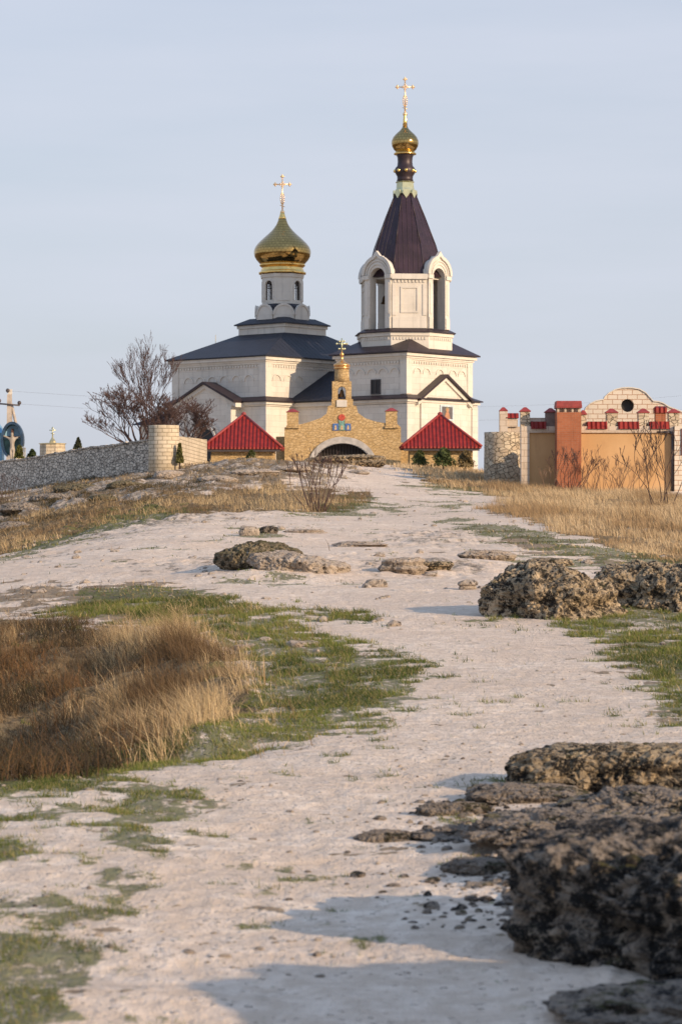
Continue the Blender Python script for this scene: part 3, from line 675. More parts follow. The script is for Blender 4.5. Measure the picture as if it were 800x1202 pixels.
# ---- main block
hA, hB = 4.0, 6.0; ZE = 11.25; ZS = 8.45
w = MB().box(-hA, hA, -hB, hB, ZC-2, ZE-.45)
cb(w, 'nave_wall', M_WHITE)
low = MB().box(-hA-.16, hA+.16, -hB-.16, hB+.16, ZC-2, ZS-.32)
for sx in (-1, 1):
    for sy in (-1, 1):
        x, y = sx*hA, sy*hB; low.box(x-.42 if sx > 0 else x-.24, x+.24 if sx > 0 else x+.42, y-.24 if sy < 0 else y-.42, y+.42 if sy < 0 else y+.24, ZC-2, ZS-.33)
cb(low, 'lower_wall', M_WHITE)
c = MB(); cornice(c, (0, 0), (hA, hB), ZE-.47, ((.06, .12), (.12, .12), (.24, .2))); dentils(c, (0, 0), (hA, hB), ZE-.66)
cornice(c, (0, 0), (hA+.16, hB+.16), ZS-.30, ((.08, .1), (.2, .16)))
for sx, sy in ((1, -1), (-1, -1), (1, 1)):
    x, y = sx*hA, sy*hB; c.box(min(x, x-sx*.5)-(.05 if sx < 0 else 0), max(x, x-sx*.5)+(.05 if sx > 0 else 0), min(y, y-sy*.5)-(.05 if sy < 0 else 0), max(y, y-sy*.5)+(.05 if sy > 0 else 0), ZS+.3, ZE-.471)
blind_arches(c, '-y', (0, 0), (hA, hB), 9.75, .42, [-2.6+i*1.04 for i in range(6)])
blind_arches(c, '+x', (0, 0), (hA, hB), 9.75, .42, [-5.0, -3.96, -2.92])
cb(c, 'cornice', M_TRIM)
r = MB().frustum((0, 0), (hA+.36, hB+.36), ZE-.02, (hA+.36, hB+.36), ZE+.05); r.frustum((0, 0), (hA+.36, hB+.36), ZE+.05, (2.02, 2.02), 13.02)
main_roof = cb(r, 'main_roof', M_ROOF)
r = MB().frustum((0, 0), (hA+.5, hB+.5), ZS-.035, (hA+.5, hB+.5), ZS+.03); r.frustum((0, 0), (hA+.5, hB+.5), ZS+.03, (hA+.01, hB+.01), ZS+.30)
cb(r, 'skirt_roof', M_MAROON)
fi = MB().lathe([(.16, 0), (.13, .25), (.05, .32), (.09, .42), (.02, .52), (.015, 1.1), (0, 1.12)], 10, c=(-3.1, -3.0)); fi.v = [(x, y, z+11.95) for x, y, z in fi.v]
fo = fi.build('finial', M_DULLGOLD, main_roof, ZC)
# ---- portal gable on the long side
def gable(mb_wall, mb_trim, mb_roof, face, cen, halfw, zeave, zapex, base, outp, zbot):
    """a gabled projection; face '-y' or '+x'; cen = position along the face; base = wall coordinate; outp = projection"""
    if face == '-y': o = lambda d: (cen, base-d); t_, n_ = (1, 0), (0, -1)
    else: o = lambda d: (base+d, cen); t_, n_ = (0, 1), (1, 0)
    body = [(-halfw, zbot), (halfw, zbot), (halfw, zeave), (0, zapex), (-halfw, zeave)]
    mb_wall.slab(body, o(outp), t_, n_, outp+.3)
    e = halfw+.42; k = (zapex-zeave)/halfw; ze = zeave-.42*k
    for th, dz, ov, mb in ((.26, .0, .12, mb_trim), (.15, .262, .30, mb_roof)):
        for s in (-1, 1):
            ol = [(0, zapex+dz), (0, zapex+dz+th), (s*e, ze+dz+th), (s*e, ze+dz)]
            if s > 0: ol = ol[::-1]
            mb.slab(ol if s < 0 else ol, o(outp+ov), t_, n_, outp+ov+.3)
pw, ptm, pr = MB(), MB(), MB()
gable(pw, ptm, pr, '-y', -.25, 2.25, 8.30, 9.35, -hB-.16, .75, ZC-2)
for x0 in (-2.5, 1.55): ptm.box(x0, x0+.45, -hB-1.0, -hB-.9, ZC-2, 8.15)
for rr, oo in ((1.35, .10), (1.05, .18)):
    pts = [(rr, ZC-2), *arc(0, 6.0, rr, 0, 180, 18), (-rr, ZC-2), (-rr+.14, ZC-2), *arc(0, 6.0, rr-.14, 180, 0, 18), (rr-.14, ZC-2)]
    ptm.slab(pts, (-.25, -hB-.91-oo), (1, 0), (0, -1), oo+.01)
port = cb(pw, 'portal', M_WHITE); ptm.build('gable_trim', M_TRIM, port, ZC); pr.build('gable_roof', M_MAROON, port, ZC)
MB().slab([(-.8, ZC-2), (.8, ZC-2), *arc(0, 6.0, .8, 0, 180, 14)], (-.25, -hB-.925), (1, 0), (0, -1), .02).build('door', M_DARK, port, ZC)
# ---- apse / side annex on the far side
ax = MB().box(-8.3, -hA, -4.6, 4.6, ZC-2, 7.3); cb(ax, 'annex_wall', M_WHITE)
r = MB(); r.add([(-8.8, -5.1, 7.3), (-hA-.01, -5.1, 7.3), (-hA-.01, 5.1, 7.3), (-8.8, 5.1, 7.3), (-hA-.01, -2.2, 9.1), (-hA-.01, 2.2, 9.1), (-5.2, 0, 9.15)],
  [(0, 3, 2, 1), (0, 1, 4, 6), (2, 3, 6, 5), (3, 0, 6), (1, 2, 5, 4), (4, 5, 6)]); cb(r, 'annex_roof', M_ROOF)
# ---- lantern tier below the dome
l = MB().box(-2.0, 2.0, -2.0, 2.0, 12.4, 13.60); l.box(-2.08, 2.08, -2.08, 2.08, 13.42, 13.62)
cb(l, 'lantern_base', M_TRIM)
r = MB().frustum((0, 0), (2.22, 2.22), 13.62, (2.22, 2.22), 13.69); r.frustum((0, 0), (2.22, 2.22), 13.69, (1.5, 1.5), 14.08); cb(r, 'lantern_roof', M_ROOF)
k = MB(); kd = MB().lathe([(1.72, 13.9), (1.72, 14.78), (1.4, 15.0)], 8, R(22.5), smooth=False)
for i in range(8):
    n_, t_ = nt_(45*i); ap = 1.78*A8+.06
    k.slab([(-.66, 13.9), (.66, 13.9), (.66, 14.25), *arc(0, 14.28, .66, 0, 180, 14), (-.66, 14.25)], (n_[0]*ap, n_[1]*ap), t_, n_, .16)
    rim = [(.7, 14.25), *arc(0, 14.28, .70, 0, 180, 14), (-.7, 14.25), (-.58, 14.25), *arc(0, 14.28, .58, 180, 0, 14), (.58, 14.25)]
    k.slab(rim, (n_[0]*(ap+.05), n_[1]*(ap+.05)), t_, n_, .06)
cb(k, 'arched_tier', M_TRIM); cb(kd, 'tier_roof', M_ROOF)
def arched_wall(mb, n_, t_, ap, halfw, z0, z1, ow, zs, zspr, th, c=(0, 0)):
    o = (c[0]+n_[0]*ap, c[1]+n_[1]*ap)
    mb.slab([(ow, z1 if False else zs), (halfw, zs), (halfw, z1), (-halfw, z1), (-halfw, zs), (-ow, zs), *arc(0, zspr, ow, 180, 0, 14)], o, t_, n_, th)
    if zs > z0+.01: mb.slab([(-halfw, z0), (halfw, z0), (halfw, zs-.002), (-halfw, zs-.002)], o, t_, n_, th)
dr = MB(); RD = 1.40; apd = RD*A8; zd0, zd1 = 14.7, 16.95
wins = MB()
drum_w = []
for i in range(8):
    n_, t_ = nt_(45*i); hw = RD*math.sin(R(22.5))
    if i % 2 == 0:
        arched_wall(dr, n_, t_, apd, hw, zd0, zd1, .30, 15.25, 16.2, .22)
        f = MB(); o = (n_[0]*(apd-.10), n_[1]*(apd-.10))
        f.slab([(.30, 15.25), *arc(0, 16.2, .30, 0, 180, 12), (-.30, 15.25), (-.23, 15.25), *arc(0, 16.2, .23, 180, 0, 12), (.23, 15.25)], o, t_, n_, .06)
        f.slab([(-.025, 15.25), (.025, 15.25), (.025, 16.5), (-.025, 16.5)], (n_[0]*(apd-.11), n_[1]*(apd-.11)), t_, n_, .04)
        f.slab([(-.24, 16.13), (.24, 16.13), (.24, 16.19), (-.24, 16.19)], (n_[0]*(apd-.105), n_[1]*(apd-.105)), t_, n_, .03)
        drum_w.append(f)
        sd = MB(); sd.slab([(.40, 15.2), *arc(0, 16.2, .40, 0, 180, 12), (-.40, 15.2), (-.31, 15.2), *arc(0, 16.2, .31, 180, 0, 12), (.31, 15.2)], (n_[0]*(apd+.04), n_[1]*(apd+.04)), t_, n_, .05); drum_w.append(('trim', sd))
    else:
        dr.slab([(-hw, zd0), (hw, zd0), (hw, zd1), (-hw, zd1)], (n_[0]*apd, n_[1]*apd), t_, n_, .22)
        dr.slab([(-hw+.14, 15.2), (hw-.14, 15.2), (hw-.14, 16.5), (-hw+.14, 16.5)], (n_[0]*(apd+.035), n_[1]*(apd+.035)), t_, n_, .04)
dr.lathe([(1.2, 14.72), (1.2, 15.2)], 8, R(22.5), smooth=False)
dr.lathe([(1.46, 16.72), (1.5, 16.94), (1.1, 16.95)], 8, R(22.5), smooth=False)
drum = cb(dr, 'drum', M_TRIM)
for f in drum_w:
    if isinstance(f, tuple): f[1].build('window_surround', M_TRIM, drum, ZC)
    else: f.build('window', M_FRAME, drum, ZC)
def scale_gold(name, c, n):
    """gilded sheets laid as overlapping scales"""
    t = NT(name); v = t.coord('UV'); b = t.new('ShaderNodeTexBrick'); t.link(v, b.inputs['Vector'])
    b.inputs['Scale'].default_value = 1; b.inputs['Brick Width'].default_value = n; b.inputs['Row Height'].default_value = n*.8; b.inputs['Mortar Size'].default_value = n*.06
    b.inputs['Color1'].default_value = (*c, 1); b.inputs['Color2'].default_value = (*sc3(c, .8), 1); b.inputs['Mortar'].default_value = (*sc3(c, .45), 1)
    ns = t.noise(t.coord(), 3.5, 4)
    return t.done(b.outputs[0], .12, 1.0, t.bump(ns, .3, .02, t.bump(b.outputs[1], -1, .02)))
M_DOME = scale_gold('gilded_dome_sheets', (.52, .34, .12), .22)
K = 157/F
prof = [(27.5, 322), (27.8, 320), (25.2, 319.3), (25.0, 317), (24.0, 315), (23.6, 313)]
dcl = MB().lathe([(r_*K, zp(y, 156.6)) for r_, y in prof], 48); dcl.lathe([(r_*K, zp(y, 156.6)) for r_, y in [(24.5, 314), (26.4, 312.5), (27, 311.5), (26.2, 310.5), (25, 310)]], 48)
prof = [(24.6, 311), (26.6, 309.5), (30.2, 305.5), (32.6, 301.5), (33.4, 297.5), (33.2, 294), (31.6, 290), (28.6, 286), (24.6, 282), (20.2, 278), (16.2, 274.5), (12.6, 271), (9.6, 267.5), (7.2, 264), (5.6, 260.5), (4.6, 257)]
dm = MB().lathe([(r_*K, zp(y, 156.6)) for r_, y in prof], 56)
dome = cb(dm, 'onion_dome', M_DOME, cyl=(0, 0, 1.5)); dcl.build('dome_collar', M_GOLD, dome, ZC)
nk = MB().lathe([(r_*K, zp(y, 156.6)) for r_, y in [(4.9, 258), (4.0, 255), (3.0, 252), (2.6, 250)]], 16)
nk.build('dome_neck', M_GOLD, dome, ZC)
def cross(cx, cy, zb, zt_, w, parent, th=.075, zbase=ZC, mat=None, flip=1, dirx=(.76, .649)):
    """ornate cross with trefoil ends; bar runs along the picture's horizontal"""
    m = MB(); u = dirx; hh = zt_-zb; zc_ = zb+hh*.74
    P = lambda a, z: (cx+u[0]*a, cy+u[1]*a, z)
    m.tube(P(0, zb), P(0, zt_-.05*hh), th*.62, th*.5, 8); m.tube(P(-w/2, zc_), P(w/2, zc_), th*.5, th*.5, 8)
    for a, z in ((-w/2, zc_), (w/2, zc_), (0, zt_-.05*hh)):
        m.ball((*P(a, z)[:2], z), th*1.05, n=8, m=6)
        for da, dz in (((0, .09), (0, -.09), (.09 if a > 0 else -.09, 0)) if a else ((.09, 0), (-.09, 0), (0, .09))):
            m.ball((*P(a+da*w, z+dz*w)[:2], z+dz*w), th*.75, n=8, m=6)
    for q in range(8):    # small rays about the crossing
        g = math.pi/4*q+math.pi/8; m.tube(P(.06*math.cos(g), zc_+.06*math.sin(g)), P(.22*w*math.cos(g), zc_+.22*w*math.sin(g)), th*.3, th*.2, 5)
    zo = zb+hh*.36; ring = [P(.13*w*math.cos(g), zo+.16*hh*math.sin(g)) for g in [i*math.pi/8 for i in range(17)]]
    for p, q in zip(ring[:-1], ring[1:]): m.tube(p, q, th*.36, th*.36, 6)
    m.tube(P(-.16*w, zb+hh*.18), P(.16*w, zb+hh*.14), th*.35, th*.35, 6)
    m.ball((cx, cy, zb), th*1.9, n=10, m=7)
    return m.build('cross', mat or M_CROSS, parent, zbase)
M_CROSS = simple('bright_gilded_cross', (.95, .66, .36), .35, .85, .06)
cross(0, 0, zp(249, 156.6), zp(205, 156.6), .92, dome)
# ---- narthex between nave and tower
nx = MB().box(hA, XT-2.7, -3.55, 3.55, ZC-2, ZS-.3); cb(nx, 'narthex_wall', M_WHITE)
r = MB(); xa, xb = hA-.3, XT-2.6; ze, zr = ZS-.02, 10.55
r.add([(xa, -3.95, ze), (xb, -3.95, ze), (xb, -3.95, ze+.08), (xa, -3.95, ze+.08), (xa, 0, zr), (xb, 0, zr), (xa, 3.95, ze+.08), (xb, 3.95, ze+.08), (xa, 3.95, ze), (xb, 3.95, ze)],
      [(0, 1, 2, 3), (3, 2, 5, 4), (4, 5, 7, 6), (6, 7, 9, 8), (0, 8, 9, 1), (0, 3, 4, 6, 8), (1, 9, 7, 5, 2)]); cb(r, 'narthex_roof', M_ROOF)
c = MB(); c.box(hA+.2, XT-2.8, -3.75, -3.54, ZS-.30, ZS-.05); cb(c, 'narthex_cornice', M_TRIM)
# ---- bell tower
tA, tB = 2.72, 3.22; T = (XT, 0)
w = MB().box(XT-tA, XT+tA, -tB, tB, ZC-2, ZE-.42); cb(w, 'tower_wall', M_WHITE)
w = MB().box(XT-tA-.02, XT+tA+.2, -tB-.2, tB+.2, ZC-2, ZS-.32)
for sy in (-1, 1): w.box(XT+tA-.3, XT+tA+.28, sy*(tB+.28) if sy < 0 else tB-.3, -tB+.3 if sy < 0 else tB+.28, ZC-2, ZS-.33)
cb(w, 'tower_lower_wall', M_WHITE)
c = MB(); cornice(c, T, (tA, tB), ZE-.44, ((.06, .1), (.12, .12), (.24, .18))); dentils(c, T, (tA, tB), ZE-.66)
cornice(c, T, (tA+.18, tB+.18), ZS-.30, ((.08, .1), (.2, .16)))
blind_arches(c, '+x', T, (tA, tB), 10.0, .38, [-2.2, -1.3, .0, 1.3, 2.2])
blind_arches(c, '-y', T, (tA, tB), 10.0, .38, [XT+a for a in (-1.8, -.9, .0, .9, 1.8)])
for sy in (-1, 1): c.box(XT+tA-.45, XT+tA+.05, min(sy*tB, sy*(tB-.45))-(.05 if sy < 0 else 0), max(sy*tB, sy*(tB-.45))+(.05 if sy > 0 else 0), ZS+.3, ZE-.442)
cb(c, 'tower_cornice', M_TRIM)
r = MB().frustum(T, (tA+.40, tB+.40), ZE-.01, (tA+.40, tB+.40), ZE+.06); r.frustum(T, (tA+.40, tB+.40), ZE+.06, (2.0, 2.0), 12.15); cb(r, 'tower_hip_roof', M_MAROON)
r = MB().frustum(T, (tA+.52, tB+.52), ZS-.035, (tA+.52, tB+.52), ZS+.03); r.frustum(T, (tA+.52, tB+.52), ZS+.03, (tA+.01, tB+.01), ZS+.26); cb(r, 'tower_skirt_roof', M_MAROON)
pw, ptm, pr = MB(), MB(), MB()
gable(pw, ptm, pr, '+x', .05, 2.25, 8.30, 9.62, XT+tA+.20, .12, ZC-2)
gb = cb(pw, 'west_gable', M_WHITE); ptm.build('gable_trim', M_TRIM, gb, ZC); pr.build('gable_roof', M_MAROON, gb, ZC)
ic = MB(); xi = XT+tA+.34
ic.box(xi-.03, xi+.05, -.40, .90, 7.20, 8.15)
M_ICONF = simple('pale_blue_frame', (.46, .55, .58), .6); nf = ic.build('icon_frame', M_ICONF, church, ZC)
MB().box(xi+.02, xi+.06, -.27, .77, 7.30, 8.05).build('icon_panel', simple('icon_dark_ground', (.10, .09, .09), .5), nf, ZC)
fg = MB(); fg.slab(arc(.25, 7.86, .17, 0, 360, 14)[:-1], (xi+.075, 0), (0, 1), (1, 0), .012); fg.build('halo', M_DULLGOLD, nf, ZC)
fg = MB(); fg.slab([(-.02, 7.3), (.52, 7.3), (.44, 7.62), (.34, 7.74), (.16, 7.74), (.06, 7.62)], (xi+.075, 0), (0, 1), (1, 0), .012); fg.slab(arc(.25, 7.83, .10, 0, 360, 12, 1.25)[:-1], (xi+.085, 0), (0, 1), (1, 0), .008)
fg.build('icon_figure', simple('icon_red_robe', (.40, .19, .10), .6), nf, ZC)
wd = MB().box(XT+.0, XT+.66, -tB-.015, -tB+.1, 8.82, 9.62); wn_ = cb(wd, 'window', M_DARK)
wf = MB()
for a, b, z0, z1 in ((-.06, .0, 8.76, 9.68), (.66, .72, 8.76, 9.68), (.0, .66, 8.76, 8.818), (.0, .66, 9.622, 9.68), (.31, .35, 8.82, 9.62)): wf.box(XT+a, XT+b, -tB-.05, -tB+.02, z0, z1)
wf.build('window_frame', M_FRAME, wn_, ZC)
# octagon plinth and belfry
RP = 3.02; o8 = R(22.5)
p = MB().lathe([(RP, 11.5), (RP, 12.30), (RP+.10, 12.34), (RP+.10, 12.55), (1.0, 12.56)], 8, o8, T, False)
for i in range(8):
    n_, t_ = nt_(45*i); ap = RP*A8
    for q in range(-5, 6): p.slab([(q*.19-.05, 12.10), (q*.19+.05, 12.10), (q*.19+.05, 12.26), (q*.19-.05, 12.26)], (XT+n_[0]*(ap+.05), n_[1]*(ap+.05)), t_, n_, .06)
cb(p, 'octagon_plinth', M_TRIM)
cb(MB().lathe([(RP+.24, 12.56), (RP+.24, 12.61), (RP-.15, 12.80), (.5, 12.81)], 8, o8, T, False), 'belfry_skirt', M_MAROON)
b = MB(); RB = 2.78; ap = RB*A8; hw = RB*math.sin(R(22.5)); zb0, zb1 = 12.8, 16.0
for i in range(8):
    n_, t_ = nt_(45*i); o = (XT+n_[0]*ap, n_[1]*ap)
    if i % 2 == 0:
        ol = [(.60, zb0), (1.02, zb0), (1.02, zb1-.15), *arc(0, 16.10, 1.02, 0, 78, 8), (0, 17.32), *arc(0, 16.10, 1.02, 102, 180, 8), (-1.02, zb1-.15), (-1.02, zb0), (-.60, zb0), *arc(0, 15.95, .60, 180, 0, 14)]
        b.slab(ol, (XT+n_[0]*(ap+.12), n_[1]*(ap+.12)), t_, n_, .62)
        # archivolt with keel point, moulded in two steps
        for r0, r1, d, tip in ((1.18, .98, .24, 17.58), (.90, .82, .18, 0), (.74, .62, .17, 0)):
            top = [*arc(0, 16.12, r0, 0, 76, 8), *( [(0, tip)] if tip else [(0, 16.12+r0)]), *arc(0, 16.12, r0, 104, 180, 8)]
            bot = [*arc(0, 16.12, r1, 180, 104, 8), *([(0, 17.26)] if tip else [(0, 16.12+r1)]), *arc(0, 16.12, r1, 76, 0, 8)]
            b.slab(top+bot, (XT+n_[0]*(ap+d), n_[1]*(ap+d)), t_, n_, .2)
        for s in (-1, 1):
            x0, x1 = sorted((s*.64, s*1.0))
            b.slab([(x0, 15.86), (x1+.12 if s > 0 else x1, 15.86), (x1+.12 if s > 0 else x1, 16.10), (x0-.12 if s < 0 else x0, 16.10), (x0-.12 if s < 0 else x0, 15.86)][0:4] if s > 0 else [(x0-.12, 15.86), (x1, 15.86), (x1, 16.10), (x0-.12, 16.10)], (XT+n_[0]*(ap+.22), n_[1]*(ap+.22)), t_, n_, .2)
            b.slab([(x0, 12.82), (x1, 12.82), (x1, 13.5), (x0, 13.5)], (XT+n_[0]*(ap+.17), n_[1]*(ap+.17)), t_, n_, .1)
            xm = (x0+x1)/2; b.slab([(xm-.10, 13.7), (xm+.10, 13.7), (xm+.10, 15.6), (xm-.10, 15.6)], (XT+n_[0]*(ap+.155), n_[1]*(ap+.155)), t_, n_, .1)
    else:
        b.slab([(-hw, zb0), (hw, zb0), (hw, zb1), (-hw, zb1)], o, t_, n_, .5)
        b.slab([(-hw+.02, 12.82), (hw-.02, 12.82), (hw-.02, 13.5), (-hw+.02, 13.5)], (XT+n_[0]*(ap+.07), n_[1]*(ap+.07)), t_, n_, .08)
        for x0, x1, z0, z1 in ((-.55, .55, 15.25, 15.35), (-.55, .55, 13.75, 13.85), (-.55, -.45, 13.85, 15.25), (.45, .55, 13.85, 15.25), (-hw, -hw+.25, 13.6, 15.5), (hw-.25, hw, 13.6, 15.5)):
            b.slab([(x0, z0), (x1, z0), (x1, z1), (x0, z1)], (XT+n_[0]*(ap+.05), n_[1]*(ap+.05)), t_, n_, .06)
        for q in range(-4, 5): b.slab([(q*.22-.06, 15.6), (q*.22+.06, 15.6), (q*.22+.06, 15.76), (q*.22-.06, 15.76)], (XT+n_[0]*(ap+.06), n_[1]*(ap+.06)), t_, n_, .07)
        b.slab([(-hw-.02, 15.80), (hw+.02, 15.80), (hw+.06, 15.98), (hw+.06, 16.12), (-hw-.06, 16.12), (-hw-.06, 15.98)], (XT+n_[0]*(ap+.17), n_[1]*(ap+.17)), t_, n_, .5)
b.lathe([(2.4, 15.9), (2.3, 16.05), (0, 16.06)], 8, o8, T, False)
cb(b, 'belfry', M_TRIM)
for x, y, s in ((0, 0, 1.0), (.9, -.9, .5), (.9, .9, .55), (-.9, -.8, .5)):
    be = MB().lathe([(q*s, 14.9+z*s) for q, z in ((.62, -.8), (.60, -.74), (.46, -.5), (.38, -.1), (.33, .1), (.16, .24), (.04, .28), (.04, 1.1/s))], 18, c=(XT+x, y)); cb(be, 'bell', M_BRONZE)
spz = [(2.62, 16.04), (2.50, 16.2), (1.98, zp(290, 150)), (1.30, zp(257, 150)), (.66, zp(228, 150))]
spire = cb(MB().lathe(spz, 8, o8, T, False), 'spire', M_SPIRE)
rb = MB()
for i in range(8):
    a = o8+i*math.pi/4
    for (r0, z0), (r1, z1) in zip(spz[:-1], spz[1:]): rb.tube((XT+r0*math.cos(a), r0*math.sin(a), z0), (XT+r1*math.cos(a), r1*math.sin(a), z1), .035, .035, 5)
rb.build('hip_seams', M_MAROON, spire, ZC)
s = 150/F
cl = MB().lathe([(13.0*s, zp(228.5, 150)), (10.8*s, zp(221, 150)), (10.4*s, zp(215, 150)), (11.6*s, zp(214, 150)), (10.0*s, zp(213, 150))], 8, o8, T, False)
for i in range(8):    # scalloped points hanging on the spire
    n_, t_ = nt_(45*i); cl.slab([(-.22, zp(228, 150)), (0, zp(234, 150)), (.22, zp(228, 150)), (.16, zp(224, 150)), (-.16, zp(224, 150))], (XT+n_[0]*.74, n_[1]*.74), t_, n_, .10)
M_COLLAR = simple('pale_brass', (.60, .58, .36), .35, .85, .12)
cl.build('spire_collar', M_COLLAR, spire, ZC)
nk = MB().lathe([(q*s, zp(y, 150)) for q, y in ((10, 213.4), (9.2, 210), (9.4, 207), (11.2, 204), (12.2, 201), (11.4, 197.5), (9.2, 195), (8.6, 190), (9.0, 185), (10.0, 182.5), (10.0, 181))], 24, c=T)
neck = cb(nk, 'neck', M_MAROON)
st = MB()
for i in range(8):
    a = i*math.pi/4; st = MB(); st.ball((XT+11.6*s*math.cos(a), 11.6*s*math.sin(a), zp(201, 150)), .12, 1, 10, 6)
    st.build('gilt_stud', M_GOLD, neck, ZC)
dm = MB().lathe([(q*s, zp(y, 150)) for q, y in ((10, 178.5), (13.0, 176), (15.2, 172), (16.0, 168.5), (15.6, 165), (13.8, 161), (10.8, 157.5), (7.4, 154.5), (4.4, 151.5), (2.6, 148)) ], 48, c=T)
sd = cb(dm, 'onion_dome', M_DOME, cyl=(XT, 0, .8))
MB().lathe([(q*s, zp(y, 150)) for q, y in ((10, 182), (13, 181.6), (13.4, 180.6), (12.6, 179.8), (11, 179.4), (11.4, 178)) ], 32, c=T).build('dome_collar', M_GOLD, sd, ZC)
MB().lathe([(q*s, zp(y, 150)) for q, y in ((2.8, 149), (2.3, 142), (1.8, 135), (1.2, 133))], 14, c=T).build('dome_neck', M_GOLD, sd, ZC)
cross(XT, 0, zp(134, 150), zp(91, 150), .95, sd, dirx=(.76, .649))
# ------------------------------------------------------------------ gate and perimeter
M_OCHRE = rubble('ochre_rubble', (.46, .31, .135), (.57, .41, .21), (.40, .27, .13), .20, .02, .03, stretch=(1, 1, 1.6))
M_REDCAP = simple('red_clay_cap', (.26, .035, .03), .6, 0, .2, 6)
def tile_mat(name, c):
    t = NT(name); v = t.coord('UV'); s_ = t.new('ShaderNodeSeparateXYZ'); t.link(v, s_.inputs[0])
    u = t.math('FRACT', t.math('DIVIDE', s_.outputs[0], .19)); u = t.math('ABSOLUTE', t.math('SUBTRACT', u, .5))
    w_ = t.math('FRACT', t.math('DIVIDE', s_.outputs[1], .34))
    n = t.noise(t.coord(), 4, 5); n2 = t.noise(t.coord(), 20, 4)
    col = t.mix(t.ramp(n, .3, .7), sc3(c, .72), sc3(c, 1.2)); col = t.mix(t.math('MULTIPLY', t.ramp(n2, .55, .7), .3), col, sc3(c, .45))
    hgt = t.math('ADD', t.math('MULTIPLY', t.ramp(u, .0, .5), 1.0), t.math('MULTIPLY', w_, -.5))
    return t.done(col, .55, 0, t.bump(hgt, 1, .045), .3)
M_TILE = tile_mat('red_roof_tiles', (.22, .016, .010))
GX, GY = pt(402, 540, 128)[:2]; gs = 128/F
gz_ = lambda y: zp(y, 128); gx_ = lambda x: (x-402)*gs
GB = 3.4
gate = thing('stone_gate', (GX, GY, GB), 'ochre stone gateway with low arch, little belfry and blue icon before the church', 'gate')
def gbld(mb, name, mat, parent=gate, **k): return mb.build(name, mat, parent, GB, **k)
# arch: half-width 38 px at y 540, crown y 515
ra = 38*gs; cz = gz_(548)
inner = [(ra*math.cos(R(a)), cz+(gz_(516)-cz)*math.sin(R(a))) for a in np.linspace(0, 180, 29)]
out = [(ra, GB-.8), (gx_(470), GB-.8), (gx_(470), gz_(502)), (gx_(466), gz_(498)), (gx_(452), gz_(497)), (gx_(440), gz_(495)), (gx_(428), gz_(491)), (gx_(420), gz_(485)), (gx_(418), gz_(477)), (gx_(414), gz_(476)), (gx_(414), gz_(469)),
       (gx_(389), gz_(469)), (gx_(389), gz_(476)), (gx_(385), gz_(477)), (gx_(383), gz_(486)), (gx_(376), gz_(491)), (gx_(362), gz_(496)), (gx_(350), gz_(499)), (gx_(334), gz_(502)), (gx_(334), GB-.8), (-ra, GB-.8)]
m = MB().slab(out+inner[::-1], (0, -.35), (1, 0), (0, -1), .9); gwall = gbld(m, 'gate_wall', M_OCHRE)
sur = [(p[0]*1.06, cz+(p[1]-cz)*1.10) for p in inner]; inn = [(p[0]*.93, cz+(p[1]-cz)*.86) for p in inner]
gbld(MB().slab(sur+inn[::-1], (0, -.44), (1, 0), (0, -1), .7), 'arch_surround', simple('grey_arch_stone', (.42, .40, .37), .85, 0, .2, 3))
ig = MB()
for i in range(-9, 10):
    x = i*.16; zt_ = cz+(gz_(516)-cz)*.86*math.sqrt(max(0, 1-(x/(ra*.93))**2)); ig.box(x-.015, x+.015, .1, .13, GB-.8, zt_)
for z in (4.1, 4.35): ig.box(-ra*.9, ra*.9, .09, .14, z, z+.04)
gbld(ig, 'iron_gate', M_FRAME)
gbld(MB().slab([(p[0]*.97, p[1]) for p in inn], (0, .42), (1, 0), (0, -1), .06), 'passage_shade', simple('dark_passage', (.035, .028, .022), .8))  # near-black sheet standing in for the shade inside the gate passage
# belfry of the gate
bf = MB(); z0, z1 = gz_(469), gz_(448)
bf.slab([(4.6*gs, z0), (11.3*gs, z0), (11.3*gs, z1), (-11.3*gs, z1), (-11.3*gs, z0), (-4.6*gs, z0), *arc(0, gz_(458.5), 4.6*gs, 180, 0, 12)], (gx_(401), -.34), (1, 0), (0, -1), .62)
gbf = gbld(bf, 'gate_belfry', M_OCHRE)
MB().lathe([(q*gs, gz_(y)) for q, y in ((9.0, 448), (8.6, 440), (8.2, 432.5), (8.4, 432))], 24, c=(gx_(401), 0)).build('turret', M_OCHRE, gbf, GB)
MB().lathe([(q*gs, gz_(y)) for q, y in ((9.4, 433), (9.6, 432), (8.4, 431), (8.6, 430.5), (9.8, 429.8), (9.6, 428), (7.6, 426.5), (4, 424.5), (1.8, 422.5), (1.5, 418), (2.8, 416), (1.2, 413.5))], 24, c=(gx_(401), 0)).build('cupola', simple('copper_gilt', (.70, .38, .14), .3, .9), gbf, GB)
MB().lathe([(q*gs, gz_(y)) for q, y in ((3.4, 466), (3.2, 465), (2.3, 461), (1.7, 458.5), (.5, 457), (.4, 454.5))], 14, c=(gx_(401), -.03)).build('bell', M_BRONZE, gbf, GB)
gbf2 = MB().box(gx_(395), gx_(407), -.42, -.2, gz_(478), gz_(470)); gbf2.build('sill_block', M_TRIM, gbf, GB)
fc = MB(); fx = gx_(401)
fc.tube((fx, 0, gz_(414)), (fx, 0, gz_(397)), .045, .035, 8)
for y, hw_ in ((400.5, 2.6), (403.5, 6.0), (409.5, 3.2)): fc.tube((fx-hw_*gs, 0, gz_(y-.4*(y > 405))), (fx+hw_*gs, 0, gz_(y+.4*(y > 405))), .035, .035, 8); fc.ball((fx-hw_*gs, 0, gz_(y)), .06); fc.ball((fx+hw_*gs, 0, gz_(y)), .06)
gbld(fc, 'cross', M_COLLAR, gbf)
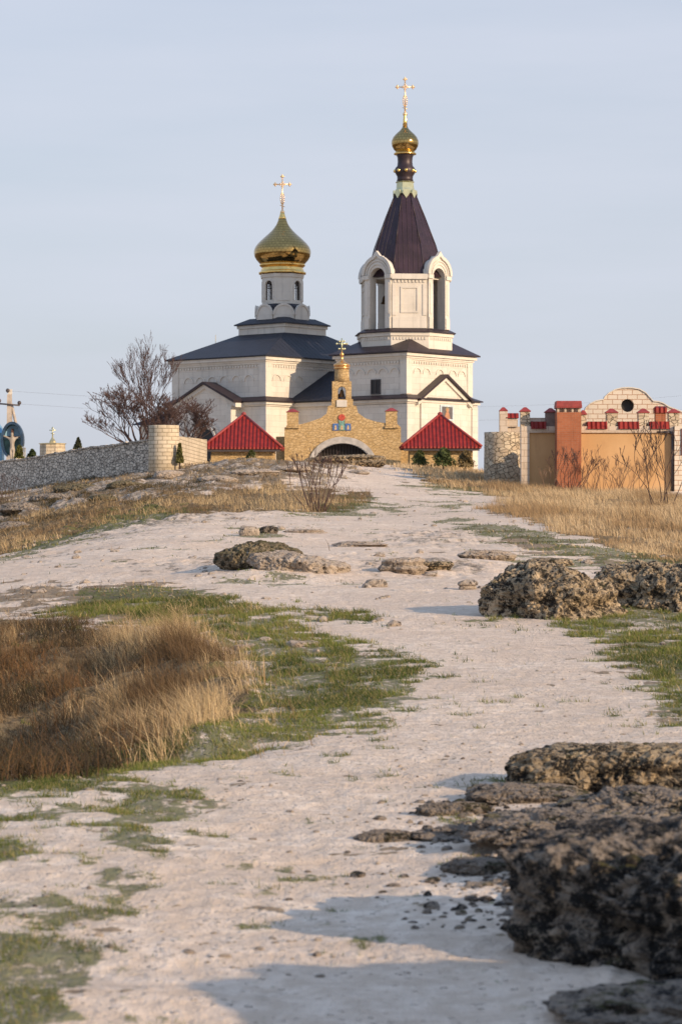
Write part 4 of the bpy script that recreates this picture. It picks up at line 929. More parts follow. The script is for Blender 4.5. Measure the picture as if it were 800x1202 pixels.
# icon: three blue panels, the middle one taller with a red round top
M_BLUE = simple('blue_mosaic', (.07, .15, .36), .4, 0, .45, 18); M_IRED = simple('red_mosaic', (.45, .07, .04), .45, 0, .3, 14); M_GREENM = simple('green_mosaic', (.16, .30, .25), .45, 0, .5, 16)
M_FLESH = simple('ochre_mosaic', (.55, .38, .20), .5, 0, .3, 14)
for x0, x1, y0, y1, mt in ((390.5, 397, 497.5, 505.5, M_BLUE), (405, 411.5, 497.5, 505.5, M_BLUE), (397.6, 404.4, 491, 505.5, M_GREENM)):
    ip = MB().box(gx_(x0), gx_(x1), -.40, -.34, gz_(y1), gz_(y0)); io = gbld(ip, 'icon_panel', mt)
    xm = gx_((x0+x1)/2); f_ = MB().slab([(-.065, gz_(y1-.9)), (.065, gz_(y1-.9)), (.045, gz_(y1-4.2)), *arc(0, gz_(y1-5.0), .04, 0, 180, 6), (-.045, gz_(y1-4.2))], (xm, -.41), (1, 0), (0, -1), .02); f_.build('icon_figure', M_FLESH, io, GB)
gbld(MB().slab(arc(gx_(401), gz_(490.5), 3.9*gs, 0, 360, 20)[:-1], (0, -.415), (1, 0), (0, -1), .07), 'icon_roundel', M_IRED)
for xc, y0 in ((343.5, 480), (459, 479)):
    p = MB().box(gx_(xc)-.30, gx_(xc)+.30, -.42, .3, gz_(503), gz_(y0+4)); p.box(gx_(xc)-.34, gx_(xc)+.34, -.46, .34, gz_(503), gz_(500))
    po = gbld(p, 'pillar', M_OCHRE); MB().frustum((gx_(xc), -.06), (.36, .4), gz_(y0+4), (.08, .08), gz_(y0)).build('cap', M_REDCAP, po, GB)
# huts
def hut(px0, px1, py_e, py_t, D, label, side):
    xc = (px0+px1)/2; X, Y, _ = pt(xc, 540, D); s_ = D/F; hw_ = (px1-px0)/2*s_; zb = 3.3; ze = zp(py_e, D-hw_); zt_ = zp(py_t, D)
    o = thing('gatehouse', (X, Y, zb), label, 'hut', 0, 'gatehouses beside the gate')
    a = hw_-.42
    MB().box(-a, a, -a, a, zb-.6, ze-.1).build('wall', M_OCHRE, o, zb)
    rf = MB().frustum((0, 0), (hw_, hw_), ze-.14, (hw_, hw_), ze-.05).frustum((0, 0), (hw_, hw_), ze-.05, (.06, .06), zt_).build('roof', M_TILE, o, zb)
    ri = MB()
    for sx in (-1, 1):
        for sy in (-1, 1): ri.tube((sx*hw_, sy*hw_, ze-.02), (0, 0, zt_+.02), .07, .07, 8)
    ri.ball((0, 0, zt_+.03), .13); ri.build('ridge_tiles', M_REDCAP, rf, zb)
    MB().box(-hw_+.1, hw_-.1, -hw_+.06, -hw_+.12, ze-.26, ze-.12).build('fascia', M_FRAME, o, zb)
    if side:
        MB().slab([(-.25, zb-.6), (.25, zb-.6), (.25, ze-.6), (-.25, ze-.6)], (side*a*.55, -a-.015), (1, 0), (0, -1), .02).build('door', M_FRAME, o, zb)
    return o
hut(240, 332, 524, 487, 124, 'small ochre hut with a red pyramid roof left of the gate', 0)
hut(470, 562, 523, 487, 124, 'small ochre hut with a red pyramid roof right of the gate', 0)
# low link walls between gate and huts
for (xa, xb, yt, lb) in ((326, 336, 512, 'narrow ochre wall joining the gate to the left hut'), (469, 480, 519, 'narrow ochre wall joining the gate to the right hut')):
    X, Y, _ = pt((xa+xb)/2, 540, 128.6); o = MB().box(-(xb-xa)/2*gs-.1, (xb-xa)/2*gs+.1, 0, .5, -.6, gz_(yt)-GB).build('link_wall', M_OCHRE); o.location = (X, Y, GB); tag(o, lb, 'wall')

# ---- right side: round stone tower
M_RUB = rubble('cream_rubble', (.46, .36, .25), (.62, .53, .39), (.22, .17, .11), .24, .04, .035, stretch=(1, 1, 1.5))
X, Y, _ = pt(589.5, 560, 104); s1 = 104/F
rt = MB().lathe([(22.5*s1, 1.6), (22*s1, zp(545, 104)), (21.5*s1, zp(511, 104)), (21.8*s1, zp(507.5, 104)), (18*s1, zp(507.5, 104)), (17.5*s1, zp(512, 104)), (0, zp(512, 104))], 40).build('round_tower', M_RUB, None, 2.2)
rt.location = (X, Y, 2.2); tag(rt, 'round cream rubble stone tower at the left end of the tan wall', 'tower')
# cream wall stepping behind the round tower up to the tan wall
M_CREAM = masonry('cream_blocks', (.56, .45, .34), (.62, .53, .43), (.36, .27, .19), .5, .26, .014, .015, .3)
def pillar_with_cap(px0, px1, pyt, pyb, D, parent, base, mat, capc=M_REDCAP, capw=1.2, caph=5.0, loc=(0, 0), name='pillar'):
    s_ = D/F; xc = (px0+px1)/2; X, Y, _ = pt(xc, 540, D); h_ = (px1-px0)/2*s_
    p = MB().box(X-loc[0]-h_, X-loc[0]+h_, Y-loc[1]-h_, Y-loc[1]+h_, zp(pyb, D), zp(pyt+caph, D)).build(name, mat, parent, base)
    MB().frustum((X-loc[0], Y-loc[1]), (h_*capw, h_*capw), zp(pyt+caph, D)+.003, (h_*capw, h_*capw), zp(pyt+caph-1, D)).frustum((X-loc[0], Y-loc[1]), (h_*capw, h_*capw), zp(pyt+caph-1, D), (.05, .05), zp(pyt, D)).build('cap', capc, p, base)
    return p
D2 = 107; X, Y, _ = pt(600, 540, D2); sw = thing('side_wall', (X, Y, 2.3), 'cream stone wall with red tiled inset behind the round tower', 'wall')
s2 = D2/F
MB().slab([((585-600)*s2, -.8), ((620-600)*s2, -.8), ((620-600)*s2, zp(500.8, D2)-2.3), ((603-600)*s2, zp(500.8, D2)-2.3), ((597-600)*s2, zp(500.8, D2)-2.3), ((585-600)*s2, zp(509, D2)-2.3)], (0, 0), (1, 0), (0, -1), .5).build('wall', M_CREAM, sw, 0)
MB().box((594-600)*s2, (607-600)*s2, -.12, .3, zp(501, D2)-2.3, zp(491, D2)-2.3).build('parapet', M_CREAM, sw, 0)
MB().frustum(((600.5-600)*s2, .09), (7.5*s2, .3), zp(491, D2)-2.3+.003, (7.5*s2, .12), zp(485, D2)-2.3).build('tile_coping', M_TILE, sw, 0)
pillar_with_cap(585.5, 595, 478, 512, D2, sw, 2.3, M_CREAM, capw=1.05, loc=(X, Y))
# ---- tan wall
M_TAN = simple('tan_render', (.56, .345, .17), .9, 0, .10, .7, .01)
t = NT('tan_render_wall'); v = t.coord('Object'); n = t.noise(v, .6, 6); n2 = t.noise(t.coord('Object', (1, 1, .25)), 2.2, 5, .65); n3 = t.noise(v, 26, 4)
col = t.mix(t.ramp(n, .35, .68), (.50, .305, .14), (.58, .365, .18)); col = t.mix(t.math('MULTIPLY', t.ramp(n2, .52, .72), .6), col, (.40, .23, .11)); col = t.mix(t.math('MULTIPLY', t.ramp(n3, .55, .7), .15), col, (.7, .5, .3))
M_TANW = t.done(col, .92, 0, t.bump(n3, .6, .012))
M_BRICK = masonry('orange_brick', (.33, .105, .045), (.40, .135, .06), (.33, .17, .11), .26, .085, .010, .008, .45)
D3 = 100; s3 = D3/F; WX, WY, _ = pt(700, 575, D3); WB = 2.1
tw = thing('perimeter_wall', (WX, WY, WB), 'tan rendered wall with white coping, stub pillars and red tile insets on the right', 'wall')
wx = lambda x: (x-700)*s3
wz = lambda y: zp(y, D3)
MB().box(wx(620), wx(791), 0, .45, WB-.8, wz(508)).build('rendered_panel', M_TANW, tw, WB)
co = MB().box(wx(611), wx(792), -.10, .55, wz(508)+.002, wz(500.5)); co.box(wx(611), wx(620.5), -.11, .5, WB-.8, wz(508)); co.build('white_coping', M_CREAM, tw, WB)
for x0, x1, yt, mt in ((611, 622, 477.5, M_RUB), (640.5, 652.5, 478.5, M_FRAME), (681.5, 688.5, 481, M_RUB), (712, 724.5, 479, M_RUB), (749.5, 761.5, 479, M_RUB), (785, 797.5, 479.5, M_RUB)):
    p = pillar_with_cap(x0, x1, yt, 500.5, D3-.2, tw, WB, M_RUB if mt is not M_FRAME else simple('grey_block', (.20, .15, .13), .9), loc=(WX, WY-.42), caph=5.5 if x0 != 785 else 5)
for x0, x1 in ((622.4, 640.2), (688.7, 711.8), (724.7, 749.2), (761.7, 784.8)):
    MB().frustum((wx((x0+x1)/2), .16), ((x1-x0)/2*s3, .34), wz(503.6), ((x1-x0)/2*s3, .20), wz(494.8)).build('tile_inset', M_TILE, tw, WB)
    MB().box(wx(x0), wx(x1), .34, .44, wz(500.4), wz(490)).build('parapet', M_CREAM, tw, WB) if x0 < 640 else None
dp = MB(); pz = [(wx(778), -.09, wz(507.3)), (wx(786), -.09, wz(507.6)), (wx(788.2), -.09, wz(510.5)), (wx(788.2), -.09, WB-.2)]
dp.tube((wx(770), -.09, wz(507.3)), pz[0], .035); [dp.tube(a, b, .055, .055, 8) for a, b in zip(pz[:-1], pz[1:])]; dp.build('drain_pipe', M_FRAME, tw, WB)
# brick pier
X, Y, _ = pt(666.5, 575, 99.3); bs = 99.3/F; bp = thing('brick_pier', (X, Y, 2.1), 'tall orange brick pier with a red slab cap standing against the tan wall', 'pillar')
bz = lambda y: zp(y, 99.2)-2.1
MB().box(-14.2*bs, 14.2*bs, -.32, .66, -.8, bz(484)).build('shaft', M_BRICK, bp)
for a in np.linspace(-12.6, 12.6, 4):
    for yy in (-.24, .5): MB().box(a*bs-.04, a*bs+.04, yy-.04, yy+.04, bz(484)+.002, bz(479.2)).build('cap_post', M_CREAM, bp)
ins = MB().box(-11*bs, 11*bs, -.12, .4, bz(484)+.003, bz(479.3)); ins.build('flue', M_CREAM, bp)
MB().box(-15*bs, 15*bs, -.38, .70, bz(479.2)+.002, bz(477)).frustum((0, .16), (15*bs, .54), bz(477)+.002, (14.4*bs, .50), bz(470.8)).build('cap', M_REDCAP, bp)
# gabled white block building behind
M_WBLK = masonry('white_blocks_red_joints', (.66, .59, .49), (.61, .53, .42), (.36, .21, .13), .42, .205, .020, .012, .25)
D4 = 103; s4 = D4/F; X, Y, _ = pt(736, 575, D4); gb_ = thing('gable_building', (X, Y, 2.1), 'white block building with a curved gable and a round dark window behind the tan wall', 'building')
q = lambda x: (x-736)*s4
zz = lambda y: zp(y, D4)-2.1
cL = [(q(685), zz(484)), (q(687), zz(479)), (q(692), zz(474.5)), (q(698), zz(471.5)), (q(705), zz(470)), (q(708), zz(469.5)), (q(709), zz(466.5)), (q(714), zz(462)), (q(721), zz(458)), (q(729), zz(456)), (q(736), zz(455.6))]
cR = [(q(742), zz(456)), (q(750), zz(457.5)), (q(757), zz(461.5)), (q(762), zz(467)), (q(766), zz(471.5)), (q(772), zz(472)), (q(778), zz(474)), (q(784), zz(478)), (q(800), zz(484))]
hr = 7.6*s4; hz = zz(476)
left = [(0, -.6), (0, hz-hr), *arc(0, hz, hr, -90, -270, 16)[1:], cL[-1], *cL[:-1][::-1], (q(685), -.6)]
right = [(0, -.6), (q(800), -.6), *cR[::-1], (0, cL[-1][1]), (0, hz+hr), *arc(0, hz, hr, 90, -90, 16)[1:]]
gm = MB().slab(left, (0, 0), (1, 0), (0, -1), .4).slab(right, (0, 0), (1, 0), (0, -1), .4)
gm.build('gable_wall', M_WBLK, gb_)
MB().slab(arc(0, hz, hr*1.05, 0, 360, 24)[:-1], (0, .30), (1, 0), (0, -1), .02).build('round_window_shade', M_DARK, gb_)  # dark disc set behind the hole in place of the unlit interior
cp = MB()
top = cL+cR
for (a0, z0), (a1, z1) in zip(top[:-1], top[1:]): cp.slab([(a0, z0+.003), (a1, z1+.003), (a1, z1+.05), (a0, z0+.05)], (0, -.05), (1, 0), (0, -1), .5)
cp.build('gable_coping', M_TRIM, gb_)
MB().box(q(690), q(798), .42, 5, -.6, zz(484)).build('body', M_CREAM, gb_)
X, Y, _ = pt(774, 520, 101.8); cs_ = 101.8/F; ch = thing('red_chimney', (X, Y, zp(500, 101.8)-.2), 'small red tiled box chimney in front of the curved white gable', 'chimney')
hz0 = zp(500, 101.8)-.2
MB().box(-6*cs_, 6*cs_, -.2, .2, 0, zp(485, 101.8)-hz0).build('stack', M_BRICK, ch)
MB().box(-7.2*cs_, 7.2*cs_, -.26, .26, zp(485, 101.8)-hz0+.002, zp(479, 101.8)-hz0).frustum((0, 0), (7.2*cs_, .26), zp(479, 101.8)-hz0+.002, (5.5*cs_, .12), zp(477, 101.8)-hz0).build('cap', M_TILE, ch)
# white wall at the far right edge
X, Y, _ = pt(796, 575, 99.6); ew = thing('end_wall', (X, Y, 2.1), 'white block wall with a dark shuttered window at the right edge', 'wall')
MB().box(-4.6*s3, 60*s3, .1, .7, -.8, zp(500, 99.6)-2.1).build('wall', M_WBLK, ew)
MB().box(3.0*s3, 14*s3, .06, .12, zp(534, 99.6)-2.1, zp(503, 99.6)-2.1).build('window', simple('rust_shutter', (.12, .05, .045), .6), ew)

# ---- left grey retaining wall
M_GREYR = rubble('grey_rubble', (.42, .36, .29), (.74, .65, .53), (.18, .155, .125), .25, .07, .04, stretch=(1, 1, 1.8))
A = Vector(pt(176, 515, 105)); B = Vector(pt(-70, 548, 122))
gw = MB(); n_ = 24; d = (B-A); d.z = 0; L = d.length; d.normalize(); nn = Vector((-d.y, d.x, 0)); 
if nn.y > 0: nn = -nn
rgw = random.Random(4)
topA, topB = zp(516.5, 105), zp(555, 122)
outl = [(0, 1.2), (L, .8)]
zs = [topB+(topA-topB)*(1-i/n_)+rgw.uniform(-.04, .04)+.03*math.sin(math.pi*i/n_) for i in range(n_+1)]
outl += [(L*i/n_, zs[i]) for i in range(n_, -1, -1)]
gw.slab(outl, (A.x, A.y), (d.x, d.y), (nn.x, nn.y), .55)
cpm = MB()
for i in range(n_*3):
    t0, t1 = i/(n_*3), (i+1)/(n_*3); z0 = np.interp(t0*n_, range(n_+1), zs); z1 = np.interp(t1*n_, range(n_+1), zs); hh_ = rgw.uniform(.05, .10)
    cpm.slab([(L*t0+.01, z0+.003), (L*t1-.01, z1+.003), (L*t1-.02, z1+hh_), (L*t0+.02, z0+hh_)], (A.x+nn.x*.05, A.y+nn.y*.05), (d.x, d.y), (nn.x, nn.y), .65)
root = thing('retaining_wall', (A.x, A.y, 0), 'long grey rubble retaining wall in shade climbing the slope at left', 'wall')
for mb_, nm, mt in ((gw, 'wall', M_GREYR), (cpm, 'coping_stones', M_GREYR)):
    mb_.v = [(x-A.x, y-A.y, z) for x, y, z in mb_.v]; mb_.build(nm, mt, root)
M_CRB = masonry('cream_rough_courses', (.52, .43, .30), (.64, .55, .41), (.22, .17, .11), .42, .17, .018, .03, .35)
X, Y, _ = pt(192.5, 545, 104.6); s5 = 104.6/F; pb = 3.0
pl = MB().lathe([(18.6*s5, pb-.8), (18.0*s5, zp(520, 104.6)), (17.8*s5, zp(501, 104.6)), (17.8*s5, zp(499.5, 104.6)), (0, zp(499.3, 104.6))], 28).build('wall_pillar', M_CRB, None, pb, cyl=(0, 0, 18*s5))
pl.location = (X, Y, pb); tag(pl, 'stout cream stone pillar at the upper end of the grey wall', 'pillar')
A = Vector(pt(209, 514, 105.4)); B = Vector(pt(243, 516, 120)); d = B-A; d.z = 0; L = d.length; d.normalize(); nn = Vector((d.y, -d.x, 0))
lw = MB().slab([(0, 2.6), (L, 2.6), (L, zp(516, 120)), (L*.5, zp(513.5, 112)), (0, zp(512, 105.4))], (0, 0), (d.x, d.y), (nn.x, nn.y), .5).build('low_wall', M_CRB, None, 2.6)
lw.location = (A.x, A.y, 2.6); tag(lw, 'low cream stone wall running from the stout pillar to the left hut', 'wall')
# ---- dry stone heap on the crest in front of the gate
x, y = pt(402, 540, 112)[:2]
hp = rock('stone_bank', x, y, 1.9, .8, .34, 71, M_RK_TAN, 'low rough stone bank on the crest in front of the gate arch', 0, 7, .28, 1.2, 2.4)
# ---- little stone chapel top and cross behind the wall, left
D6 = 134; X, Y, _ = pt(62, 540, D6); s6 = D6/F
cg_ = thing('stone_kiosk', (X, Y, 2.6), 'small cream stone building with a tiny dark cupola and cross behind the grey wall', 'building')
k_ = lambda y: zp(y, D6)-2.6
MB().lathe([(15.5*s6, -.6), (15.5*s6, k_(525)), (15.2*s6, k_(521.5))], 8, R(22.5), smooth=False).build('wall', M_CRB, cg_)
MB().lathe([(16.6*s6, k_(521.5)+.003), (16.6*s6, k_(520.5)), (3, k_(519.5)) if False else (4*s6, k_(519.6)), (3.6*s6, k_(517.5)), (1.8*s6, k_(515)), (.6*s6, k_(512.5))], 8, R(22.5), smooth=False).build('roof', M_DULLGOLD, cg_)
m = MB(); m.tube((0, 0, k_(513)), (0, 0, k_(501)), .035, .03, 6); m.tube((-3.6*s6, 0, k_(505)), (3.6*s6, 0, k_(505)), .03, .03, 6); m.tube((-1.6*s6, 0, k_(502.6)), (1.6*s6, 0, k_(502.6)), .025, .025, 6); m.tube((-2*s6, 0, k_(508.6)), (2*s6, 0, k_(509.6)), .025, .025, 6); m.build('cross', M_COLLAR, cg_)
# ---- wayside crucifix in a blue hood
D7 = 128; X, Y, _ = pt(15, 545, D7); s7 = D7/F
cr = thing('wayside_crucifix', (X, Y, 2.6), 'blue oval hooded shrine holding a crucifix behind the wall at the far left', 'shrine')
k_ = lambda y: zp(y, D7)-2.6
M_HOOD = simple('dark_blue_metal', (.035, .07, .12), .45, .3, .3); M_HOODL = simple('light_blue_metal', (.15, .33, .48), .45, .2, .2)
cz_ = k_(517); a_, b_ = 13.2*s7, 22*s7
def oval(ra_, rb_, n=30, a0=-60, a1=240): return [(ra_*math.cos(R(a0+(a1-a0)*i/n)), cz_+rb_*math.sin(R(a0+(a1-a0)*i/n))) for i in range(n+1)]
hd = MB().slab(oval(a_, b_)+oval(a_*.80, b_*.86)[::-1], (0, -.25), (1, 0), (0, -1), .6); hd.build('hood', M_HOOD, cr)
MB().slab(oval(a_*.82, b_*.88, 30, 0, 348), (0, .25), (1, 0), (0, -1), .05).build('back_panel', simple('painted_landscape', (.10, .22, .20), .5, 0, .5, 2.5), cr)
MB().slab([(p[0], p[1]) for p in oval(a_*.78, b_*.80, 24, 5, 175)], (0, .19), (1, 0), (0, -1), .03).build('sky_panel', simple('painted_sky', (.30, .52, .68), .5, 0, .3, 1.5), cr)
pst = MB().box(-.06, .06, -.02, .08, -.4, k_(503)); pst.box(-8.5*s7, 8.5*s7, -.03, .07, k_(514), k_(512)); pst.build('cross', simple('dark_wood', (.10, .045, .03), .7), cr)
# figure: one skinned continuous mesh
def skin(name, verts, edges, rad, mat, parent, loc=(0, 0, 0), sub=1):
    me = bpy.data.meshes.new(name); me.from_pydata(verts, edges, []); me.materials.append(mat)
    o = bpy.data.objects.new(name, me); COL.objects.link(o); o.parent = parent; o.location = loc
    sk = o.modifiers.new('skin', 'SKIN'); 
    if not me.skin_vertices: bpy.context.view_layer.objects.active = o
    lay = me.skin_vertices[0] if me.skin_vertices else None
    if lay:
        for i, r_ in enumerate(rad): lay.data[i].radius = (r_, r_)
        lay.data[0].use_root = True
    sb = o.modifiers.new('sub', 'SUBSURF'); sb.levels = sub; sb.render_levels = sub
    return o
zf = k_(512.5)
V_ = [(0, -.10, zf-.62), (0, -.12, zf-.35), (0, -.12, zf-.12), (0, -.14, zf+.0), (0, -.17, zf+.12), (0, -.17, zf+.22),
      (-.16, -.10, zf-.10), (-.36, -.08, zf+.0), (-.58, -.07, zf+.07), (.16, -.10, zf-.10), (.36, -.08, zf+.0), (.58, -.07, zf+.07),
      (-.08, -.14, zf-.72), (-.06, -.20, zf-1.05), (-.03, -.10, zf-1.42), (-.03, -.16, zf-1.52), (.08, -.14, zf-.72), (.06, -.20, zf-1.05), (.03, -.10, zf-1.42), (.03, -.16, zf-1.52)]
E_ = [(0, 1), (1, 2), (2, 3), (3, 4), (4, 5), (2, 6), (6, 7), (7, 8), (2, 9), (9, 10), (10, 11), (0, 12), (12, 13), (13, 14), (14, 15), (0, 16), (16, 17), (17, 18), (18, 19)]
R_ = [.13, .11, .14, .05, .09, .07, .06, .045, .035, .06, .045, .035, .085, .06, .04, .035, .085, .06, .04, .035]
skin('carved_figure', V_, E_, R_, simple('pale_carved_figure', (.36, .31, .25), .6), cr)
MB().lathe([(.5, -.7), (.45, .35), (.3, .45)], 14).build('plinth', M_CRB, cr)
X, Y, _ = pt(1, 545, 129); sh = thing('blue_shelter', (X, Y, 2.6), 'light blue metal shelter cut by the left edge beside the shrine', 'shelter')
MB().box(-40*s7, 3*s7, -.5, .5, -.6, k_(508)).build('wall', M_HOODL, sh); MB().frustum((-18*s7, 0), (23*s7, .7), k_(508)+.003, (15*s7, .1), k_(494)).build('roof', M_HOODL, sh)
X, Y, _ = pt(28, 545, 125); wpst = MB().box(-.10, .10, -.10, .10, -.6, zp(526, 125)-2.6).frustum((0, 0), (.13, .13), zp(526, 125)-2.597, (.02, .02), zp(524, 125)-2.6).build('white_post', M_TRIM); wpst.location = (X, Y, 2.6); tag(wpst, 'short white post right of the blue shrine', 'post')
# ---- utility pole
D8 = 145; X, Y, _ = pt(11.5, 545, D8); s8 = D8/F
up = thing('utility_pole', (X, Y, 2.4), 'concrete utility pole with a leaning strut and insulators at the far left', 'pole')
k_ = lambda y: zp(y, D8)-2.4
M_CONC = simple('pale_concrete', (.42, .36, .30), .85)
MB().add([(sx*h_, sy*h_, z) for z, h_ in ((-.6, .20), (k_(463), .13)) for sx, sy in ((-1, -1), (1, -1), (1, 1), (-1, 1))], [(3, 2, 1, 0), (4, 5, 6, 7), (0, 1, 5, 4), (1, 2, 6, 5), (2, 3, 7, 6), (3, 0, 4, 7)]).build('post', M_CONC, up)
MB().tube((9*s8, 0, k_(505)), (2.4*s8, 0, k_(474)), .09, .08, 8).build('strut', M_CONC, up)
MB().tube((-12*s8, -.2, k_(474)), (12.5*s8, -.2, k_(476)), .05, .05, 6).build('crossarm', M_FRAME, up)
for a, y in ((-11.5, 471), (12, 473.5), (-1.6, 459)): MB().lathe([(.02, k_(y)-.12), (.10, k_(y)-.05), (.12, k_(y)+.05), (.07, k_(y)+.13), (0, k_(y)+.15)], 10, c=(a*s8, -.2)).build('insulator', M_FRAME, up)
MB().box(-1.4*s8, 3*s8, -.1, .1, k_(463)+.003, k_(457)).build('cap_box', M_TRIM, up)
for k_i, (pa, pb_, lb) in enumerate((((12, 459, 144.8), (900, 452, 260), 'thin upper overhead wire'), ((23, 474, 144.8), (900, 468, 255), 'thin lower overhead wire'))):
    a = Vector(pt(*pa)); b = Vector(pt(*pb_)); m = MB(); prev = a
    for i in range(1, 25):
        t_ = i/24; p = a.lerp(b, t_); p.z -= 4*t_*(1-t_)*1.6; m.tube(prev, p, .006, .006, 4, caps=False); prev = p
    tag(m.build('power_line', M_FRAME, None, 0, uv=None), lb+' leading right from the utility pole', 'wire')
# ------------------------------------------------------------------ bare trees and shrubs
M_BARK = simple('dark_bark', (.07, .043, .036), .9, 0, .3, 8)
M_TWIG = simple('reddish_twigs', (.095, .053, .043), .85, 0, .3, 5)
M_STEM = simple('tan_stems', (.24, .15, .09), .85, 0, .3, 5)
def grow(mb, p, d, L, r, depth, rg, spread=.5, up=.12, kids=(2, 4), segs=3, shrink=.68, minr=.006):
    p = Vector(p); d = Vector(d).normalized(); pts = [(p.copy(), r)]
    for i in range(segs):
        d = (d+Vector((rg.gauss(0, .12), rg.gauss(0, .12), rg.gauss(0, .08)+up*.3))).normalized()
        q = p+d*(L/segs); r1 = max(minr, r*(1-.45*(i+1)/segs)); mb.tube(p, q, max(minr, r*(1-.45*i/segs)), r1, 5 if r > .04 else 3, caps=False); p = q; pts.append((p.copy(), r1))
    if depth <= 0: return
    for k in range(rg.randint(*kids)):
        a, ra_ = pts[rg.randint(1, segs)] if k > 1 else pts[-1]
        az = rg.uniform(0, 2*math.pi); side = Vector((math.cos(az), math.sin(az), rg.uniform(-.1, .5)))
        grow(mb, a, d*(1-spread*.35)+side*spread*rg.uniform(.5, 1.2)+Vector((0, 0, up)), L*shrink*rg.uniform(.75, 1.15), ra_*.72, depth-1, rg, spread, up, kids, segs, shrink, minr)
def tree(px, py, D, hpx, lean, n_main, depth, seed, label, spread=.55, name='bare_tree', minr=.010, up=.15, group=None, trunk_r=.16, wide=.7):
    X, Y, Z = pt(px, py, D); Z = Z-.3; h_ = hpx*D/F; rg = random.Random(seed)
    o = thing(name, (X, Y, Z), label, 'tree', 0, group)
    tr = MB(); tr.tube((0, 0, -.4), (lean*.1, 0, h_*.10), trunk_r*1.25, trunk_r, 9); tr.tube((lean*.1, 0, h_*.10), (lean*.25, .02, h_*.2), trunk_r, trunk_r*.9, 9, caps=False)
    tr.build('trunk', M_BARK, o, uv=None)
    cr_ = MB()
    for i in range(n_main):
        a = (i+.5)/n_main*2-1; az = rg.uniform(-.9, .9)
        grow(cr_, (lean*.2, 0, h_*.15), (a*wide+lean*.3, az*.5, 1.0), h_*.40, trunk_r*.62, depth, rg, spread, up, minr=minr, shrink=.70)
    print('TREE', len(cr_.f)); cr_.build('crown', M_TWIG, o, uv=None)
    return o
tree(166, 534, 114, 78, -.3, 9, 5, 11, 'wide bare reddish tree leaning left above the grey wall', .72, wide=1.35, up=.05, trunk_r=.11)
tree(177, 530, 119, 98, .0, 4, 5, 12, 'tallest slim bare tree rising behind the cream pillar', .34, trunk_r=.09, wide=.25, minr=.007)
tree(214, 540, 116, 64, .2, 9, 5, 13, 'dense bare reddish tree between the cream pillar and the left hut', .68, wide=1.3, up=.06, trunk_r=.11)
def shrub(px, py, hpx, D, n, depth, seed, label, mat=None, wide=.5, minr=.005, spread=.45, grp='bare shrubs', name='bare_shrub', L=.5, kids=(1, 3)):
    if D is None: x, y = at(px, py)
    else: x, y, _ = pt(px, py, D)
    rg = random.Random(seed); h_ = hpx*y/F; mb = MB()
    for i in range(n):
        a = (i+.5)/n*2-1
        grow(mb, (a*wide*h_*.25, rg.uniform(-.2, .2), -.1), (a*wide+rg.gauss(0, .12), rg.gauss(0, .2), 1), h_*L, .022 if hpx > 40 else .016, depth, rg, spread, .2, kids, 3, .62, minr)
    o = mb.build(name, mat or M_STEM, None, uv=None); o.location = (x, y, gz(x, y)); return tag(o, label, 'shrub', grp)
shrub(372, 600, 60, None, 15, 3, 21, 'bare upright shrub on the bank in front of the gate', M_TWIG, .62, .009, .30, L=.55)
shrub(777, 596, 92, None, 7, 4, 22, 'tall bare branching shrub before the tan wall near the right edge', M_BARK, .50, .010, .50)
shrub(668, 578, 46, None, 10, 4, 23, 'dense reddish bare shrub before the brick pier', M_TWIG, .9, .008, .6)
for i, (px, h_, n, lb) in enumerate(((692, 52, 6, 'thin bare shrub just right of the brick pier'), (708, 40, 5, 'small bare shrub left of the middle of the tan wall'), (722, 44, 6, 'bare shrub at the middle of the tan wall'), (738, 48, 5, 'bare shrub below the round window'), (757, 40, 4, 'low arching bare shrub beside the tallest shrub'), (798, 52, 6, 'bare shrub cut by the right edge'), (640, 30, 5, 'low bare shrub left of the brick pier'))):
    shrub(px, 578, h_, None, n, 3, 30+i, lb, M_STEM, .6, .008, .45)
for i, (px, py, h_, lb) in enumerate(((5, 592, 34, 'thin reddish shrub at the foot of the grey wall on the left edge'), (62, 498, 0, ''), (440, 542, 14, 'tiny bush beside the path at the gate'))):
    if h_: shrub(px, py, h_, None, 9, 3, 50+i, lb, M_TWIG, .7, .005, .4)
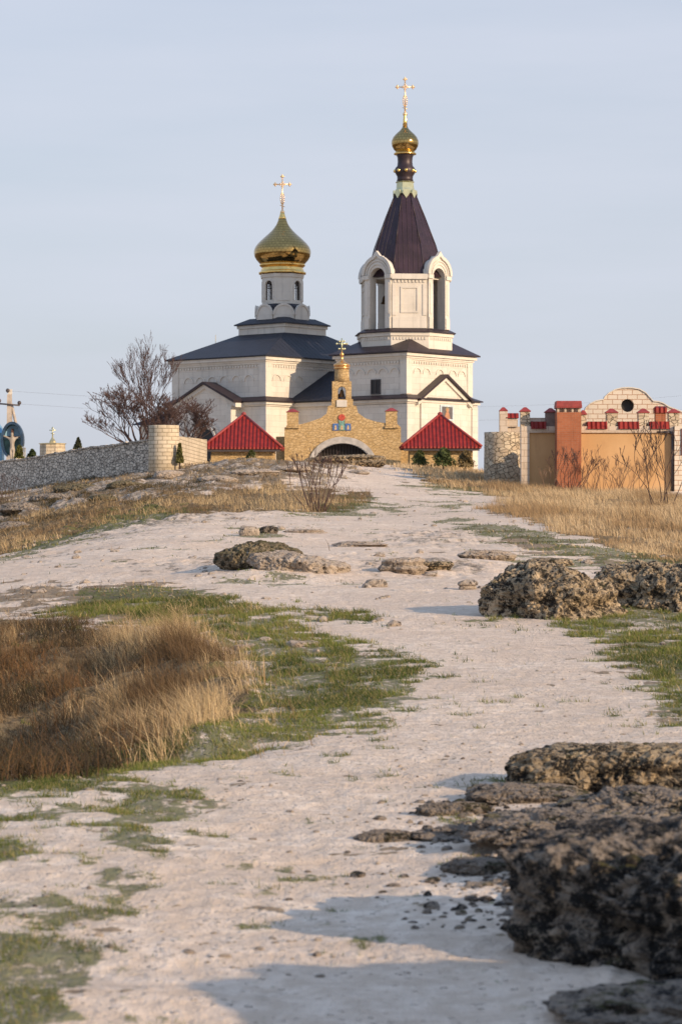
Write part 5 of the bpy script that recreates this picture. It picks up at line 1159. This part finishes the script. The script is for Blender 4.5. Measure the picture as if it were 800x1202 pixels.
# evergreens
def leafy(px, py, D, w, hpx, seed, label, col=(.05, .065, .02), cone=True, n=1600, name='evergreen_shrub'):
    s_ = D/F; X, Y, Z = pt(px, py, D); h_ = hpx*s_; w = w*s_; rg = np.random.default_rng(seed)
    o = thing(name, (X, Y, Z), label, 'shrub')
    MB().tube((0, 0, -.4), (0, 0, h_*.7), .05, .02, 6).build('stem', M_BARK, o, uv=None)
    t_ = rg.uniform(0, 1, n)**.8; a = rg.uniform(0, 6.283, n); prof_ = (1-t_)**.8 if cone else np.sqrt(1-t_)*(.75+.5*rg.uniform(0, 1, n))
    r_ = prof_*w/2*rg.uniform(.4, 1, n)**.5*(1+.35*np.sin(a*3+t_*9)); P = np.column_stack([r_*np.cos(a), r_*np.sin(a), t_*h_])
    d1 = rg.normal(0, 1, (n, 3)); d1 /= np.linalg.norm(d1, axis=1)[:, None]; d2 = np.cross(d1, rg.normal(0, 1, (n, 3))); d2 /= np.linalg.norm(d2, axis=1)[:, None]; L_ = rg.uniform(.04, .10, n)[:, None]
    V = np.stack([P-d1*L_, P+d2*L_*.45, P+d1*L_, P-d2*L_*.45], 1).reshape(-1, 3)
    key = 'leaf%.3f' % col[0]; m_ = bpy.data.materials.get(key) or simple(key, col, .8, 0, .4, 6)
    mesh_np('foliage', V, np.arange(n*4).reshape(n, 4), None, m_, parent=o, smooth=False)
leafy(92, 534, 128, 13, 20, 1, 'small dark conifer behind the grey wall left of the bare trees', (.045, .05, .02))
leafy(38, 541, 124, 11, 13, 2, 'small green bush between the shrine and the stone kiosk', (.06, .08, .02), False)
leafy(23, 545, 123, 11, 22, 3, 'yellow green bush at the right foot of the shrine', (.16, .15, .03), False)
leafy(211, 543, 104, 8, 22, 4, 'narrow yellow green shrub against the cream pillar', (.13, .12, .03))
leafy(295, 545, 119, 12, 16, 5, 'small dark green bush before the left hut', (.07, .08, .02), False)
leafy(492, 546, 118, 16, 17, 6, 'small dark bush before the left half of the right hut', (.07, .07, .02), False)
leafy(520, 547, 117, 24, 21, 7, 'wider dark bush before the middle of the right hut', (.06, .06, .02), False)
leafy(546, 548, 117, 18, 19, 8, 'brownish bush before the right end of the right hut', (.14, .10, .04), False)
